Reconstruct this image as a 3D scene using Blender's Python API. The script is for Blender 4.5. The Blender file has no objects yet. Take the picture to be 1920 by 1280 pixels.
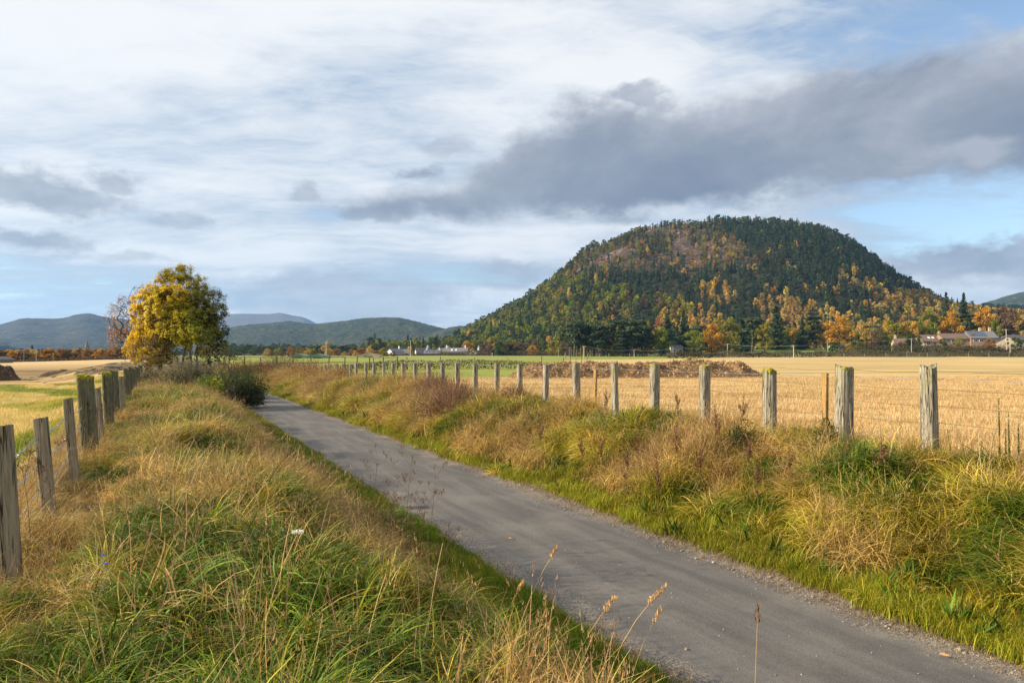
import bpy, math, random
import numpy as np
from mathutils import Vector

# ------------------------------------------------------------------ camera, world, sun
SC = bpy.context.scene
COL = SC.collection
F = 1280.0            # focal length in pixels of the 1920 wide photograph
EYE = 2.2             # metres above the path
HOR = 662.0
cam_d = bpy.data.cameras.new("camera"); cam = bpy.data.objects.new("camera", cam_d); COL.objects.link(cam)
cam.location = (0, 0, EYE)
cam_d.sensor_width = 36.0; cam_d.lens = 36.0 * F / 1920.0
cam.rotation_euler = (math.radians(90) + math.atan((HOR - 640) / F), 0, 0)
cam_d.clip_start = 0.05; cam_d.clip_end = 40000
SC.camera = cam
SUN_EL = 23.0
HAZE = 9e-5
SUN_DIR = Vector((-0.97, -0.16, 0)).normalized() * math.cos(math.radians(SUN_EL)) + Vector((0, 0, math.sin(math.radians(SUN_EL))))
sun_d = bpy.data.lights.new("sun", 'SUN'); sun = bpy.data.objects.new("sun", sun_d); COL.objects.link(sun)
sun_d.energy = 5.0; sun_d.angle = math.radians(0.6); sun_d.color = (1.0, 0.84, 0.61)
sun.rotation_euler = SUN_DIR.to_track_quat('Z', 'Y').to_euler()
SC.view_settings.view_transform = 'Standard'; SC.view_settings.look = 'None'
SC.view_settings.exposure = 1.0; SC.view_settings.gamma = 1.0
SC.cycles.max_bounces = 4; SC.cycles.diffuse_bounces = 2; SC.cycles.transmission_bounces = 3
SC.cycles.transparent_max_bounces = 6; SC.cycles.volume_bounces = 0; SC.cycles.use_denoising = True
SC.cycles.sample_clamp_indirect = 6.0

W = bpy.data.worlds.new("World"); SC.world = W; W.use_nodes = True
nt = W.node_tree; nt.nodes.clear()
class NB:
    """small node expression builder"""
    def __init__(s, nt): s.nt = nt
    def link(s, a, sock):
        if isinstance(a, (int, float)): sock.default_value = a
        elif isinstance(a, (tuple, list)):
            v = list(a)
            try: sock.default_value = v
            except Exception: sock.default_value = v + [1.0] if len(v) == 3 else v[:3]
        else: s.nt.links.new(a, sock)
    def m(s, op, a, b=0.0, c=0.0, clamp=False):
        n = s.nt.nodes.new('ShaderNodeMath'); n.operation = op; n.use_clamp = clamp
        s.link(a, n.inputs[0]); s.link(b, n.inputs[1]); s.link(c, n.inputs[2]); return n.outputs[0]
    def vm(s, op, a, b=(0, 0, 0)):
        n = s.nt.nodes.new('ShaderNodeVectorMath'); n.operation = op
        s.link(a, n.inputs[0]); s.link(b, n.inputs[1]); return n.outputs[0]
    def noise(s, vec, scale, detail=5, rough=0.55, dist=0.0, col=False):
        n = s.nt.nodes.new('ShaderNodeTexNoise'); n.inputs['Scale'].default_value = scale
        n.inputs['Detail'].default_value = detail; n.inputs['Roughness'].default_value = rough
        n.inputs['Distortion'].default_value = dist
        if vec is not None: s.nt.links.new(vec, n.inputs['Vector'])
        return n.outputs['Color'] if col else n.outputs['Fac']
    def voro(s, vec, scale, feat='F1', out='Distance'):
        n = s.nt.nodes.new('ShaderNodeTexVoronoi'); n.feature = feat; n.inputs['Scale'].default_value = scale
        s.nt.links.new(vec, n.inputs['Vector']); return n.outputs[out]
    def comb(s, x, y, z):
        n = s.nt.nodes.new('ShaderNodeCombineXYZ')
        for i, a in enumerate((x, y, z)): s.link(a, n.inputs[i])
        return n.outputs[0]
    def sep(s, v):
        n = s.nt.nodes.new('ShaderNodeSeparateXYZ'); s.link(v, n.inputs[0]); return n.outputs
    def smooth(s, x, a, b):
        n = s.nt.nodes.new('ShaderNodeMapRange'); n.interpolation_type = 'SMOOTHSTEP'
        s.link(x, n.inputs[0]); s.link(a, n.inputs[1]); s.link(b, n.inputs[2]); return n.outputs[0]
    def lin(s, x, a, b, c=0.0, d=1.0):
        n = s.nt.nodes.new('ShaderNodeMapRange')
        s.link(x, n.inputs[0]); s.link(a, n.inputs[1]); s.link(b, n.inputs[2]); s.link(c, n.inputs[3]); s.link(d, n.inputs[4]); return n.outputs[0]
    def mix(s, f, a, b, mode='MIX'):
        n = s.nt.nodes.new('ShaderNodeMix'); n.data_type = 'RGBA'; n.blend_type = mode
        s.link(f, n.inputs[0]); s.link(a, n.inputs[6]); s.link(b, n.inputs[7]); return n.outputs[2]
    def ramp(s, x, stops):
        n = s.nt.nodes.new('ShaderNodeValToRGB'); e = n.color_ramp.elements
        while len(e) < len(stops): e.new(0.5)
        for q, (p, c) in zip(e, stops): q.position = p; q.color = tuple(c) + (1,) if len(c) == 3 else c
        s.link(x, n.inputs[0]); return n.outputs[0]
    def curve(s, x, pts, x0, x1, y0, y1):
        n = s.nt.nodes.new('ShaderNodeFloatCurve'); c = n.mapping.curves[0]
        P = [((a - x0) / (x1 - x0), (b - y0) / (y1 - y0)) for a, b in pts]
        c.points[0].location = P[0]; c.points[1].location = P[-1]
        for p in P[1:-1]: c.points.new(*p)
        n.mapping.update()
        s.link(s.lin(x, x0, x1), n.inputs['Value'])
        return s.lin(n.outputs[0], 0, 1, y0, y1)

def az_of(px): return math.atan((px - 960) / F)
def el_of(px, py): return math.atan((HOR - py) / math.hypot(F, px - 960))

B = NB(nt)
tc = nt.nodes.new('ShaderNodeTexCoord'); D = tc.outputs['Generated']
dx, dy, dz = B.sep(B.vm('NORMALIZE', D))
az = B.m('ARCTAN2', dx, dy); el = B.m('ARCSINE', dz)
ae = B.comb(az, el, 0)
# high thin cloud, drawn on a flat layer overhead
zz = B.m('ADD', B.m('MAXIMUM', dz, 0.0), 0.16)
plane = B.comb(B.m('DIVIDE', dx, zz), B.m('DIVIDE', dy, zz), 0.3)
mp = nt.nodes.new('ShaderNodeMapping'); nt.links.new(plane, mp.inputs[0])
mp.inputs['Rotation'].default_value = (0, 0, math.radians(-38)); mp.inputs['Scale'].default_value = (0.5, 1.3, 1)
warp = B.vm('ADD', mp.outputs[0], B.vm('MULTIPLY', B.noise(plane, 0.9, 4, 0.55, col=True), (0.7, 0.7, 0)))
n1 = B.noise(warp, 1.5, 10, 0.66)
n2 = B.noise(plane, 0.8, 4, 0.55)
ml = nt.nodes.new('ShaderNodeMapping'); nt.links.new(ae, ml.inputs[0]); ml.inputs['Rotation'].default_value = (0, 0, math.radians(-16)); ml.inputs['Scale'].default_value = (1, 4.2, 1)
n3 = B.noise(ml.outputs[0], 6.0, 10, 0.68, 0.5)
veil = B.m('ADD', B.m('ADD', B.m('MULTIPLY', n1, 0.80), B.m('MULTIPLY', n2, 0.42)), B.m('MULTIPLY', n3, 0.28))
# ragged direction coordinates for the cloud shapes
rag = B.noise(B.vm('MULTIPLY', ae, (1, 1.7, 1)), 9.0, 8, 0.62, col=True); r1_, r2_, r3_ = B.sep(rag)
rg2 = B.noise(B.vm('MULTIPLY', ae, (1, 1.5, 1)), 3.2, 3, 0.5, col=True); s1_, s2_, s3_ = B.sep(rg2)
AZW = B.m('ADD', az, B.m('ADD', B.m('MULTIPLY', B.m('SUBTRACT', r1_, .5), .13), B.m('MULTIPLY', B.m('SUBTRACT', s1_, .5), .10)))
ELW = B.m('ADD', el, B.m('ADD', B.m('MULTIPLY', B.m('SUBTRACT', r2_, .5), .055), B.m('MULTIPLY', B.m('SUBTRACT', s2_, .5), .035)))
def bump2(px, py, rx, ry, raw=False):
    a0, e0 = az_of(px), el_of(px, py)
    a = B.m('DIVIDE', B.m('SUBTRACT', az if raw else AZW, a0), rx / F); e = B.m('DIVIDE', B.m('SUBTRACT', el if raw else ELW, e0), ry / F)
    return B.m('SUBTRACT', 1.0, B.m('SQRT', B.m('ADD', B.m('MULTIPLY', a, a), B.m('MULTIPLY', e, e))))
def soft(px, py, rx, ry): return B.smooth(bump2(px, py, rx, ry), 0.0, 1.0)
op1 = soft(1800, -10, 520, 130); op2 = soft(1850, 400, 480, 130); op3 = soft(120, 540, 560, 70); op4 = soft(640, 190, 230, 70); op5 = soft(900, 515, 400, 40)
white1 = soft(80, 110, 420, 260); white2 = soft(640, 330, 520, 110); white3 = soft(1150, 130, 420, 110)
for q_, w_ in ((op1, -.20), (op2, -.20), (op3, -.15), (op4, -.11), (op5, -.12), (white1, .05), (white2, .04), (white3, .06)): veil = B.m('ADD', veil, B.m('MULTIPLY', q_, w_))
veil = B.m('SUBTRACT', veil, .09)
veilf = B.smooth(veil, 0.40, 0.60)
veilf = B.m('ADD', B.m('MULTIPLY', veilf, 0.90), 0.08)
sky = nt.nodes.new('ShaderNodeTexSky'); sky.sky_type = 'NISHITA'; sky.sun_disc = False
sky.sun_elevation = math.radians(SUN_EL); sky.sun_rotation = math.atan2(SUN_DIR.x, SUN_DIR.y)
sky.altitude = 200; sky.dust_density = 0.6; sky.ozone_density = 1.4
vcol = B.mix(B.smooth(veil, 0.46, 0.80), (0.43, 0.52, 0.65, 1), (0.89, 0.895, 0.905, 1))
# grey low clouds
w1 = B.noise(B.vm('MULTIPLY', ae, (1, 1.9, 1)), 3.6, 8, 0.6)
w2 = B.noise(B.vm('MULTIPLY', B.vm('ADD', ae, (3.1, 1.7, 0)), (1, 1.7, 1)), 11.0, 7, 0.6)
w3 = B.noise(B.vm('MULTIPLY', ae, (1, 1.5, 1)), 34.0, 6, 0.65)
wig = B.m('ADD', B.m('ADD', B.m('MULTIPLY', B.m('SUBTRACT', w1, 0.5), 1.0), B.m('MULTIPLY', B.m('SUBTRACT', w2, 0.5), 0.8)), B.m('MULTIPLY', B.m('SUBTRACT', w3, 0.5), 0.45))
top = [(-300, 0), (560, 382), (640, 372), (800, 345), (870, 325), (950, 262), (1030, 212), (1150, 172), (1330, 176), (1480, 132), (1700, 84), (1920, 22), (2600, -60)]
bot = [(-300, 0), (560, 386), (640, 398), (800, 408), (900, 405), (1010, 405), (1150, 408), (1330, 388), (1480, 372), (1700, 345), (1920, 318), (2600, 300)]
top[0] = (300, 384); bot[0] = (300, 384)
ct = [(az_of(a), el_of(a, b)) for a, b in top]; cb = [(az_of(a), el_of(a, b)) for a, b in bot]
et = B.curve(AZW, ct, ct[0][0], ct[-1][0], 0.0, 0.6); eb = B.curve(AZW, cb, cb[0][0], cb[-1][0], 0.0, 0.6)
thick = B.m('SUBTRACT', et, eb)
amp = B.lin(thick, 0.0, 0.2, 0.03, 0.075)
dt = B.m('ADD', B.m('SUBTRACT', et, ELW), B.m('MULTIPLY', wig, amp))
db = B.m('ADD', B.m('SUBTRACT', ELW, eb), B.m('MULTIPLY', wig, B.m('MULTIPLY', amp, 0.7)))
big = B.m('MULTIPLY', B.smooth(dt, -0.016, 0.030), B.smooth(db, -0.012, 0.020))
back = B.smooth(dy, -0.1, 0.2)
big = B.m('MULTIPLY', big, back)
inside = B.m('DIVIDE', B.m('SUBTRACT', el, eb), B.m('MAXIMUM', thick, 0.02))
tex = B.m('ADD', B.m('MULTIPLY', B.noise(B.vm('MULTIPLY', ae, (1, 1.6, 1)), 4.2, 8, 0.60, 0.35), .8), B.m('MULTIPLY', r3_, .2))
lit = B.smooth(dt, .05, .0)
shade = B.m('ADD', B.m('MULTIPLY', inside, 0.33), B.m('MULTIPLY', B.m('SUBTRACT', tex, 0.5), 2.1))
shade = B.m('ADD', shade, B.m('MULTIPLY', lit, .12))
bcol = B.ramp(B.m('ADD', shade, 0.26), [(0.0, (0.185, 0.22, 0.30)), (0.35, (0.26, 0.29, 0.36)), (0.7, (0.42, 0.44, 0.49)), (1.0, (0.64, 0.65, 0.69))])
wisp = B.m('MULTIPLY', B.smooth(B.m('ADD', bump2(1810, 285, 80, 34), B.m('MULTIPLY', wig, 1.2)), .1, .9), .45); bcol = B.mix(wisp, bcol, (.62, .63, .68, 1))
puffs = [(50, 355, 170, 40, 1.0), (225, 338, 70, 28, .8), (50, 452, 150, 28, .95), (560, 365, 45, 30, .8), (795, 320, 55, 24, 1.0), (660, 558, 330, 52, .72),
         (930, 512, 150, 34, .62), (1830, 492, 300, 58, .95), (345, 410, 70, 20, .6), (265, 478, 80, 16, .55), (1205, 172, 85, 26, .9), (820, 270, 80, 26, .5), (1500, 300, 500, 100, .6), (690, 395, 130, 24, .9)]
pm = None
for (a, b, c, d, e) in puffs:
    q = B.m('MULTIPLY', B.smooth(B.m('ADD', bump2(a, b, c, d), B.m('MULTIPLY', wig, 1.7)), 0.02, 0.62), e)
    pm = q if pm is None else B.m('MAXIMUM', pm, q)
pm = B.m('MULTIPLY', pm, back)
pcol = B.mix(B.smooth(w2, 0.3, 0.7), (0.26, 0.285, 0.35, 1), (0.46, 0.48, 0.54, 1))
cbg = nt.nodes.new('ShaderNodeBackground')
c1 = B.mix(B.m('MULTIPLY', pm, 0.85), vcol, pcol)
c2 = B.mix(B.m('MULTIPLY', big, 0.97), c1, bcol)
nt.links.new(c2, cbg.inputs[0]); cbg.inputs[1].default_value = 0.55
sbg = nt.nodes.new('ShaderNodeBackground'); nt.links.new(sky.outputs[0], sbg.inputs[0]); sbg.inputs[1].default_value = 0.10
cover = B.m('MAXIMUM', B.m('MAXIMUM', veilf, pm), big)
ms = nt.nodes.new('ShaderNodeMixShader'); nt.links.new(cover, ms.inputs[0]); nt.links.new(sbg.outputs[0], ms.inputs[1]); nt.links.new(cbg.outputs[0], ms.inputs[2])
wo = nt.nodes.new('ShaderNodeOutputWorld'); nt.links.new(ms.outputs[0], wo.inputs[0])

# ------------------------------------------------------------------ numeric helpers
rng = np.random.default_rng(7)
TAB = np.random.default_rng(3).random((256, 256))
def vn(x, y, s=0):
    x = np.asarray(x, float) + s * 17.3; y = np.asarray(y, float) + s * 5.7
    xi = np.floor(x).astype(int); yi = np.floor(y).astype(int); fx = x - xi; fy = y - yi
    fx = fx * fx * (3 - 2 * fx); fy = fy * fy * (3 - 2 * fy)
    g = lambda a, b: TAB[a & 255, b & 255]
    return (g(xi, yi) * (1 - fx) + g(xi + 1, yi) * fx) * (1 - fy) + (g(xi, yi + 1) * (1 - fx) + g(xi + 1, yi + 1) * fx) * fy
def fbm(x, y, o=4, s=0):
    r = 0; a = .5; t = 0
    for i in range(o): r = r + a * vn(np.asarray(x) * 2 ** i, np.asarray(y) * 2 ** i, s + i); t += a; a *= .5
    return r / t
def ss(x, a, b): t = np.clip((np.asarray(x, float) - a) / (b - a), 0, 1); return t * t * (3 - 2 * t)
CA, SA = 0.8886, 0.4587      # direction of the path
def uv2xy(u, v): return CA * u - SA * v, SA * u + CA * v
def xy2uv(x, y): return CA * x + SA * y, -SA * x + CA * y
def bend(v):
    w = np.clip(np.asarray(v, float) - 40, 0, 30); return -0.006 * w * w
def px2(px, py, d): return np.array([(px - 960) / F * d, d, EYE + (HOR - py) / F * d])
PU = [-400, -5, -3, -1.7, -.95, 0, .9, 1.5, 2.1, 2.6, 2.96, 3.3, 5.1, 5.45, 5.8, 6.3, 7.1, 7.8, 8.3, 8.9, 10.5, 400]
PZ = [0, 0, .2, .66, .78, .80, .74, .52, .23, .07, .012, -.02, -.02, .03, .10, .30, .68, .84, .86, .78, .70, .70]
def gh(x, y):
    x = np.asarray(x, float); y = np.asarray(y, float)
    u, v = xy2uv(x, y); c = bend(v); ue = u - c
    z = np.interp(ue, PU, PZ)
    bank = ss(ue, -1.6, -.6) * (1 - ss(ue, 2.3, 2.9)) + ss(ue, 5.6, 6.2) * (1 - ss(ue, 8.4, 9.6))
    z = z + bank * ((fbm(x * 1.1, y * 1.1, 3, 2) - .5) * .46 + (fbm(x * 4, y * 4, 2, 9) - .5) * .10)
    far = ss(y, 70, 150)
    z = z * (1 - far) + far * np.where(ue < 2, 0.0 + .7 * ss(ue, -30, 2), 0.7)
    z = z + 4.6 * ss(y, 262, 390) * ss(x, 70, 150) * (1 - .2 * ss(x, 150, 250))
    return z

def mesh(name, V, Fc, mat=None, parent=None, col=None, smooth=False, link=True, mats=None, mi=None):
    """V (n,3) ; Fc (m,k) array or list of lists"""
    me = bpy.data.meshes.new(name)
    V = np.asarray(V, float).reshape(-1, 3)
    if isinstance(Fc, np.ndarray):
        m_, k = Fc.shape
        me.vertices.add(len(V)); me.vertices.foreach_set('co', V.ravel().astype(np.float32))
        me.loops.add(m_ * k); me.loops.foreach_set('vertex_index', Fc.ravel().astype(np.int32))
        me.polygons.add(m_); me.polygons.foreach_set('loop_start', np.arange(0, m_ * k, k, dtype=np.int32))
        me.update(calc_edges=True)
    else:
        me.from_pydata([tuple(p) for p in V], [], [tuple(f) for f in Fc])
    if col is not None:
        a = me.attributes.new('Col', 'FLOAT_COLOR', 'POINT')
        c = np.ones((len(V), 4), np.float32); c[:, :3] = col; a.data.foreach_set('color', c.ravel())
    for mm in (mats or ([mat] if mat else [])): me.materials.append(mm)
    if mi is not None: me.polygons.foreach_set('material_index', np.asarray(mi, np.int32))
    if smooth: me.polygons.foreach_set('use_smooth', np.ones(len(me.polygons), bool))
    o = bpy.data.objects.new(name, me)
    if link: COL.objects.link(o)
    if parent is not None: o.parent = parent
    return o
def tag(o, label=None, cat=None, group=None, kind=None):
    if label: o['label'] = label
    if cat: o['category'] = cat
    if group: o['group'] = group
    if kind: o['kind'] = kind
    return o
def empty(name, loc, label, cat, group=None, rz=0.0):
    o = bpy.data.objects.new(name, None); COL.objects.link(o); o.location = loc; o.rotation_euler = (0, 0, rz)
    o.empty_display_size = .3
    return tag(o, label, cat, group)
def part(src, parent, name=None):
    c = src.copy(); COL.objects.link(c); c.parent = parent; return c
class MB:
    """collects shapes into one mesh"""
    def __init__(s): s.v = []; s.f = []
    def add(s, V, Fc):
        n = len(s.v); s.v += [tuple(p) for p in V]; s.f += [tuple(i + n for i in f) for f in Fc]
    def box(s, c, d, rz=0.0, taper=1.0):
        cx, cy, cz = c; a, b, h = d[0] / 2, d[1] / 2, d[2]
        V = []
        for z, t in ((0, 1), (h, taper)):
            for x, y in ((-a, -b), (a, -b), (a, b), (-a, b)):
                x *= t; y *= t
                V.append((cx + x * math.cos(rz) - y * math.sin(rz), cy + x * math.sin(rz) + y * math.cos(rz), cz + z))
        s.add(V, [(3, 2, 1, 0), (4, 5, 6, 7), (0, 1, 5, 4), (1, 2, 6, 5), (2, 3, 7, 6), (3, 0, 4, 7)])
    def tube(s, pts, r, n=5, cap=True):
        pts = [Vector(p) for p in pts]; R = r if hasattr(r, '__len__') else [r] * len(pts)
        V = []; Fc = []
        for i, p in enumerate(pts):
            t = (pts[min(i + 1, len(pts) - 1)] - pts[max(i - 1, 0)])
            if t.length < 1e-9: t = Vector((0, 0, 1))
            t.normalize()
            a = t.cross(Vector((0, 0, 1)) if abs(t.z) < .9 else Vector((1, 0, 0))).normalized(); b = t.cross(a)
            for k in range(n):
                q = 2 * math.pi * k / n; V.append(p + (a * math.cos(q) + b * math.sin(q)) * R[i])
        for i in range(len(pts) - 1):
            for k in range(n): Fc.append((i * n + k, i * n + (k + 1) % n, (i + 1) * n + (k + 1) % n, (i + 1) * n + k))
        if cap: Fc.append(tuple(range(n - 1, -1, -1))); Fc.append(tuple((len(pts) - 1) * n + k for k in range(n)))
        s.add(V, Fc)
    def build(s, name, mat, parent=None, smooth=False): return mesh(name, s.v, s.f, mat, parent, smooth=smooth)

# ------------------------------------------------------------------ materials
def newmat(name):
    m_ = bpy.data.materials.new(name); m_.use_nodes = True; t = m_.node_tree; t.nodes.clear(); b = NB(t)
    out = t.nodes.new('ShaderNodeOutputMaterial'); return m_, t, b, out
def principled(t, b, out, col, rough=.8, bump=None, bstr=.3, bdist=.02, spec=.3):
    p = t.nodes.new('ShaderNodeBsdfPrincipled'); b.link(col, p.inputs['Base Color']); b.link(rough, p.inputs['Roughness'])
    p.inputs['Specular IOR Level'].default_value = spec
    if bump is not None:
        n = t.nodes.new('ShaderNodeBump'); n.inputs['Strength'].default_value = bstr; n.inputs['Distance'].default_value = bdist
        t.links.new(bump, n.inputs['Height']); t.links.new(n.outputs[0], p.inputs['Normal'])
    t.links.new(p.outputs[0], out.inputs[0]); return p
def coords(t, kind='Object'):
    return t.nodes.new('ShaderNodeTexCoord').outputs[kind]
def wpos(t): return t.nodes.new('ShaderNodeNewGeometry').outputs['Position']
def leafmat(name, transl=.35, tint=False, rough=.55, bright=1.0):
    m_, t, b, out = newmat(name)
    a = t.nodes.new('ShaderNodeAttribute'); a.attribute_name = 'Col'; c = a.outputs['Color']
    if tint:
        q = t.nodes.new('ShaderNodeAttribute'); q.attribute_name = 'tint'; q.attribute_type = 'INSTANCER'
        c = b.mix(1.0, c, q.outputs['Color'], 'MULTIPLY')
    if bright != 1: c = b.mix(1.0, c, (bright, bright, bright, 1), 'MULTIPLY')
    p = t.nodes.new('ShaderNodeBsdfPrincipled'); t.links.new(c, p.inputs['Base Color']); p.inputs['Roughness'].default_value = rough
    p.inputs['Specular IOR Level'].default_value = .2
    tr = t.nodes.new('ShaderNodeBsdfTranslucent'); t.links.new(c, tr.inputs[0])
    mx = t.nodes.new('ShaderNodeMixShader'); mx.inputs[0].default_value = transl
    t.links.new(p.outputs[0], mx.inputs[1]); t.links.new(tr.outputs[0], mx.inputs[2]); t.links.new(mx.outputs[0], out.inputs[0])
    return m_
def plain(name, col, rough=.7, var=.25, scale=6, bstr=.2, metal=0.0, spec=.3):
    m_, t, b, out = newmat(name); c = coords(t)
    n = b.noise(c, scale, 6, .6)
    cc = b.mix(n, tuple(x * (1 - var) for x in col) + (1,), tuple(min(1, x * (1 + var)) for x in col) + (1,))
    p = principled(t, b, out, cc, rough, n, bstr, .02, spec); p.inputs['Metallic'].default_value = metal
    return m_
M_leaf = leafmat('leaves'); M_leaf_t = leafmat('tinted_leaves', tint=True); M_grass = leafmat('grass_blades', .24, tint=True, rough=.5)
M_stem = leafmat('dry_stems', .15)
def woodmat(name, c0, c1, c2, moss=0.0, scale=1.0):
    m_, t, b, out = newmat(name); c = coords(t)
    st = b.vm('MULTIPLY', c, (16 * scale, 16 * scale, 1.3)); n = b.noise(st, 2.2, 8, .7, .3)
    n2 = b.noise(c, 5, 5, .6); n3 = b.noise(b.vm('MULTIPLY', c, (40, 40, 2.0)), 2.0, 4, .6)
    col = b.mix(b.smooth(n, .3, .7), c0 + (1,), c1 + (1,)); col = b.mix(b.smooth(n2, .5, .75), col, c2 + (1,))
    crack = b.smooth(n3, .30, .42); ck = b.smooth(b.m('ABSOLUTE', b.m('SUBTRACT', b.noise(b.vm('MULTIPLY', c, (17, 17, .7)), 1.1, 3, .5), .5)), .006, .022); crack = b.m('MULTIPLY', crack, ck); col = b.mix(crack, tuple(x * .18 for x in c0) + (1,), col)
    if moss:
        z = b.sep(c)[2]
        mk = b.m('MULTIPLY', b.smooth(b.noise(c, 14, 5, .6), .52 - moss * .1, .64 - moss * .1), b.m('ADD', b.m('MULTIPLY', b.smooth(z, .80, 1.15), .75), moss - .25))
        col = b.mix(mk, col, (.16, .165, .035, 1))
    principled(t, b, out, col, .85, b.m('ADD', n, b.m('MULTIPLY', crack, .8)), .7, .012); return m_
M_post = woodmat('weathered_grey_wood', (.13, .115, .085), (.42, .385, .30), (.26, .25, .17), .25)
M_postd = woodmat('mossy_dark_wood', (.05, .046, .03), (.17, .155, .10), (.10, .105, .035), .5)
M_stake = woodmat('brown_stake_wood', (.17, .135, .085), (.30, .25, .17), (.22, .20, .13), .1)
M_newwood = woodmat('fresh_orange_wood', (.30, .18, .06), (.46, .29, .10), (.35, .24, .10), 0)
M_moss = plain('moss', (.27, .24, .02), .95, .75, 24, .9)
M_wire = plain('galvanised_wire', (.42, .43, .45), .45, .3, 80, .1, .6)
M_rust = plain('rusty_wire', (.20, .12, .07), .7, .4, 60, .1, .3)
M_bark = plain('bark', (.075, .060, .042), .9, .5, 9, .6)
M_barkp = plain('pale_bark', (.34, .33, .29), .8, .5, 9, .4)

# verge soil
def m_verge():
    m_, t, b, out = newmat('verge_soil'); p = wpos(t)
    a = b.noise(p, 1.2, 6, .6); c = b.noise(p, 14, 6, .7)
    col = b.mix(b.smooth(a, .4, .62), (.045, .055, .014, 1), (.13, .095, .038, 1)); col = b.mix(c, (.02, .018, .009, 1), col)
    principled(t, b, out, col, .95, c, .8, .05); return m_
def m_path():
    m_, t, b, out = newmat('worn_tarmac'); p = wpos(t); x, y, z = b.sep(p)
    u = b.m('ADD', b.m('MULTIPLY', x, CA), b.m('MULTIPLY', y, SA)); v = b.m('SUBTRACT', b.m('MULTIPLY', y, CA), b.m('MULTIPLY', x, SA))
    w = b.m('MINIMUM', b.m('MAXIMUM', b.m('SUBTRACT', v, 40), 0), 30); ue = b.m('ADD', u, b.m('MULTIPLY', b.m('MULTIPLY', w, w), .006))
    uvv = b.comb(b.m('MULTIPLY', ue, 3.0), b.m('MULTIPLY', v, .35), 0)
    streak = b.noise(uvv, 1.3, 5, .6); patch = b.noise(p, .9, 5, .6); fine = b.noise(p, 95, 4, .75); fine2 = b.noise(p, 30, 5, .7)
    vr = b.voro(p, 120, 'F1', 'Color'); vs = b.sep(vr)[0]
    col = b.mix(b.smooth(streak, .35, .68), (.105, .099, .095, 1), (.155, .145, .136, 1))
    col = b.mix(b.m('MULTIPLY', b.smooth(patch, .45, .7), .5), col, (.21, .19, .165, 1))
    col = b.mix(b.m('MULTIPLY', b.smooth(fine, .25, .8), .8), b.mix(1, col, (.60, .60, .60, 1), 'MULTIPLY'), b.mix(1, col, (1.4, 1.4, 1.4, 1), 'MULTIPLY'))
    edge = b.m('MAXIMUM', b.smooth(b.m('ADD', ue, b.m('MULTIPLY', b.m('SUBTRACT', patch, .5), 1.4)), 4.95, 5.5),
               b.smooth(b.m('SUBTRACT', b.m('MULTIPLY', b.m('SUBTRACT', patch, .5), .9), ue), -3.45, -3.1))
    grav = b.mix(b.smooth(vs, .2, .9), (.10, .08, .06, 1), (.38, .33, .27, 1))
    gmask = b.m('MULTIPLY', edge, b.smooth(fine2, .36, .52)); col = b.mix(gmask, col, grav)
    soil = b.m('MULTIPLY', b.smooth(b.m('ADD', ue, b.m('MULTIPLY', b.m('SUBTRACT', fine2, .5), .5)), 5.25, 5.5), .85)
    col = b.mix(soil, col, (.14, .10, .06, 1))
    sp = b.smooth(b.voro(p, 26), .02, .06); spm = b.m('MULTIPLY', b.m('SUBTRACT', 1, sp), b.smooth(fine2, .58, .62))
    col = b.mix(spm, col, (.36, .33, .28, 1))
    principled(t, b, out, col, .88, b.m('ADD', b.m('MULTIPLY', fine, .6), b.m('MULTIPLY', fine2, .6)), .55, .012, .25); return m_
def m_stubble():
    m_, t, b, out = newmat('straw_stubble'); p = wpos(t); x, y, z = b.sep(p)
    rw = b.comb(b.m('MULTIPLY', b.m('ADD', x, b.m('MULTIPLY', y, .12)), .06), b.m('SUBTRACT', y, b.m('MULTIPLY', x, .12)), 0)
    rows = b.noise(rw, .5, 6, .62); rows2 = b.noise(rw, 2.6, 4, .6); pt = b.noise(p, .09, 5, .6); fine = b.noise(p, 14, 6, .75)
    col = b.mix(b.smooth(rows, .38, .60), (.42, .28, .09, 1), (.76, .57, .26, 1))
    col = b.mix(b.m('MULTIPLY', b.smooth(rows2, .52, .72), .45), col, (.30, .20, .06, 1))
    col = b.mix(b.m('MULTIPLY', b.smooth(pt, .52, .7), .45), col, (.27, .24, .06, 1))
    col = b.mix(b.smooth(fine, .2, .7), b.mix(1, col, (.55, .5, .45, 1), 'MULTIPLY'), col)
    tl = b.m('ABSOLUTE', b.m('SUBTRACT', b.m('FRACT', b.m('DIVIDE', b.m('ADD', b.m('SUBTRACT', y, b.m('MULTIPLY', x, .12)), b.m('MULTIPLY', pt, 5)), 21.0)), .5))
    tm = b.m('MAXIMUM', b.m('SUBTRACT', 1, b.smooth(b.m('ABSOLUTE', b.m('SUBTRACT', tl, .035)), .006, .016)), 0); col = b.mix(b.m('MULTIPLY', tm, .55), col, (.20, .17, .05, 1))
    wn = b.noise(b.vm('MULTIPLY', p, (1, .3, 1)), 1.2, 3)
    principled(t, b, out, col, .9, b.m('ADD', b.m('MULTIPLY', rows2, .6), b.m('ADD', fine, wn)), .6, .06); return m_
def m_green(name, c0, c1, c2):
    m_, t, b, out = newmat(name); p = wpos(t); fine = b.noise(p, 5, 6, .7); q = b.noise(p, .06, 6, .65)
    col = b.mix(b.smooth(q, .35, .6), c0 + (1,), c1 + (1,)); q2 = b.noise(b.vm('MULTIPLY', p, (.3, 1, 1)), .25, 5, .6)
    col = b.mix(b.m('MULTIPLY', b.smooth(q2, .5, .7), .7), col, c2 + (1,))
    col = b.mix(fine, b.mix(1, col, (.6, .6, .6, 1), 'MULTIPLY'), b.mix(1, col, (1.3, 1.3, 1.3, 1), 'MULTIPLY'))
    principled(t, b, out, col, .95, fine, .6, .08); return m_
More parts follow.
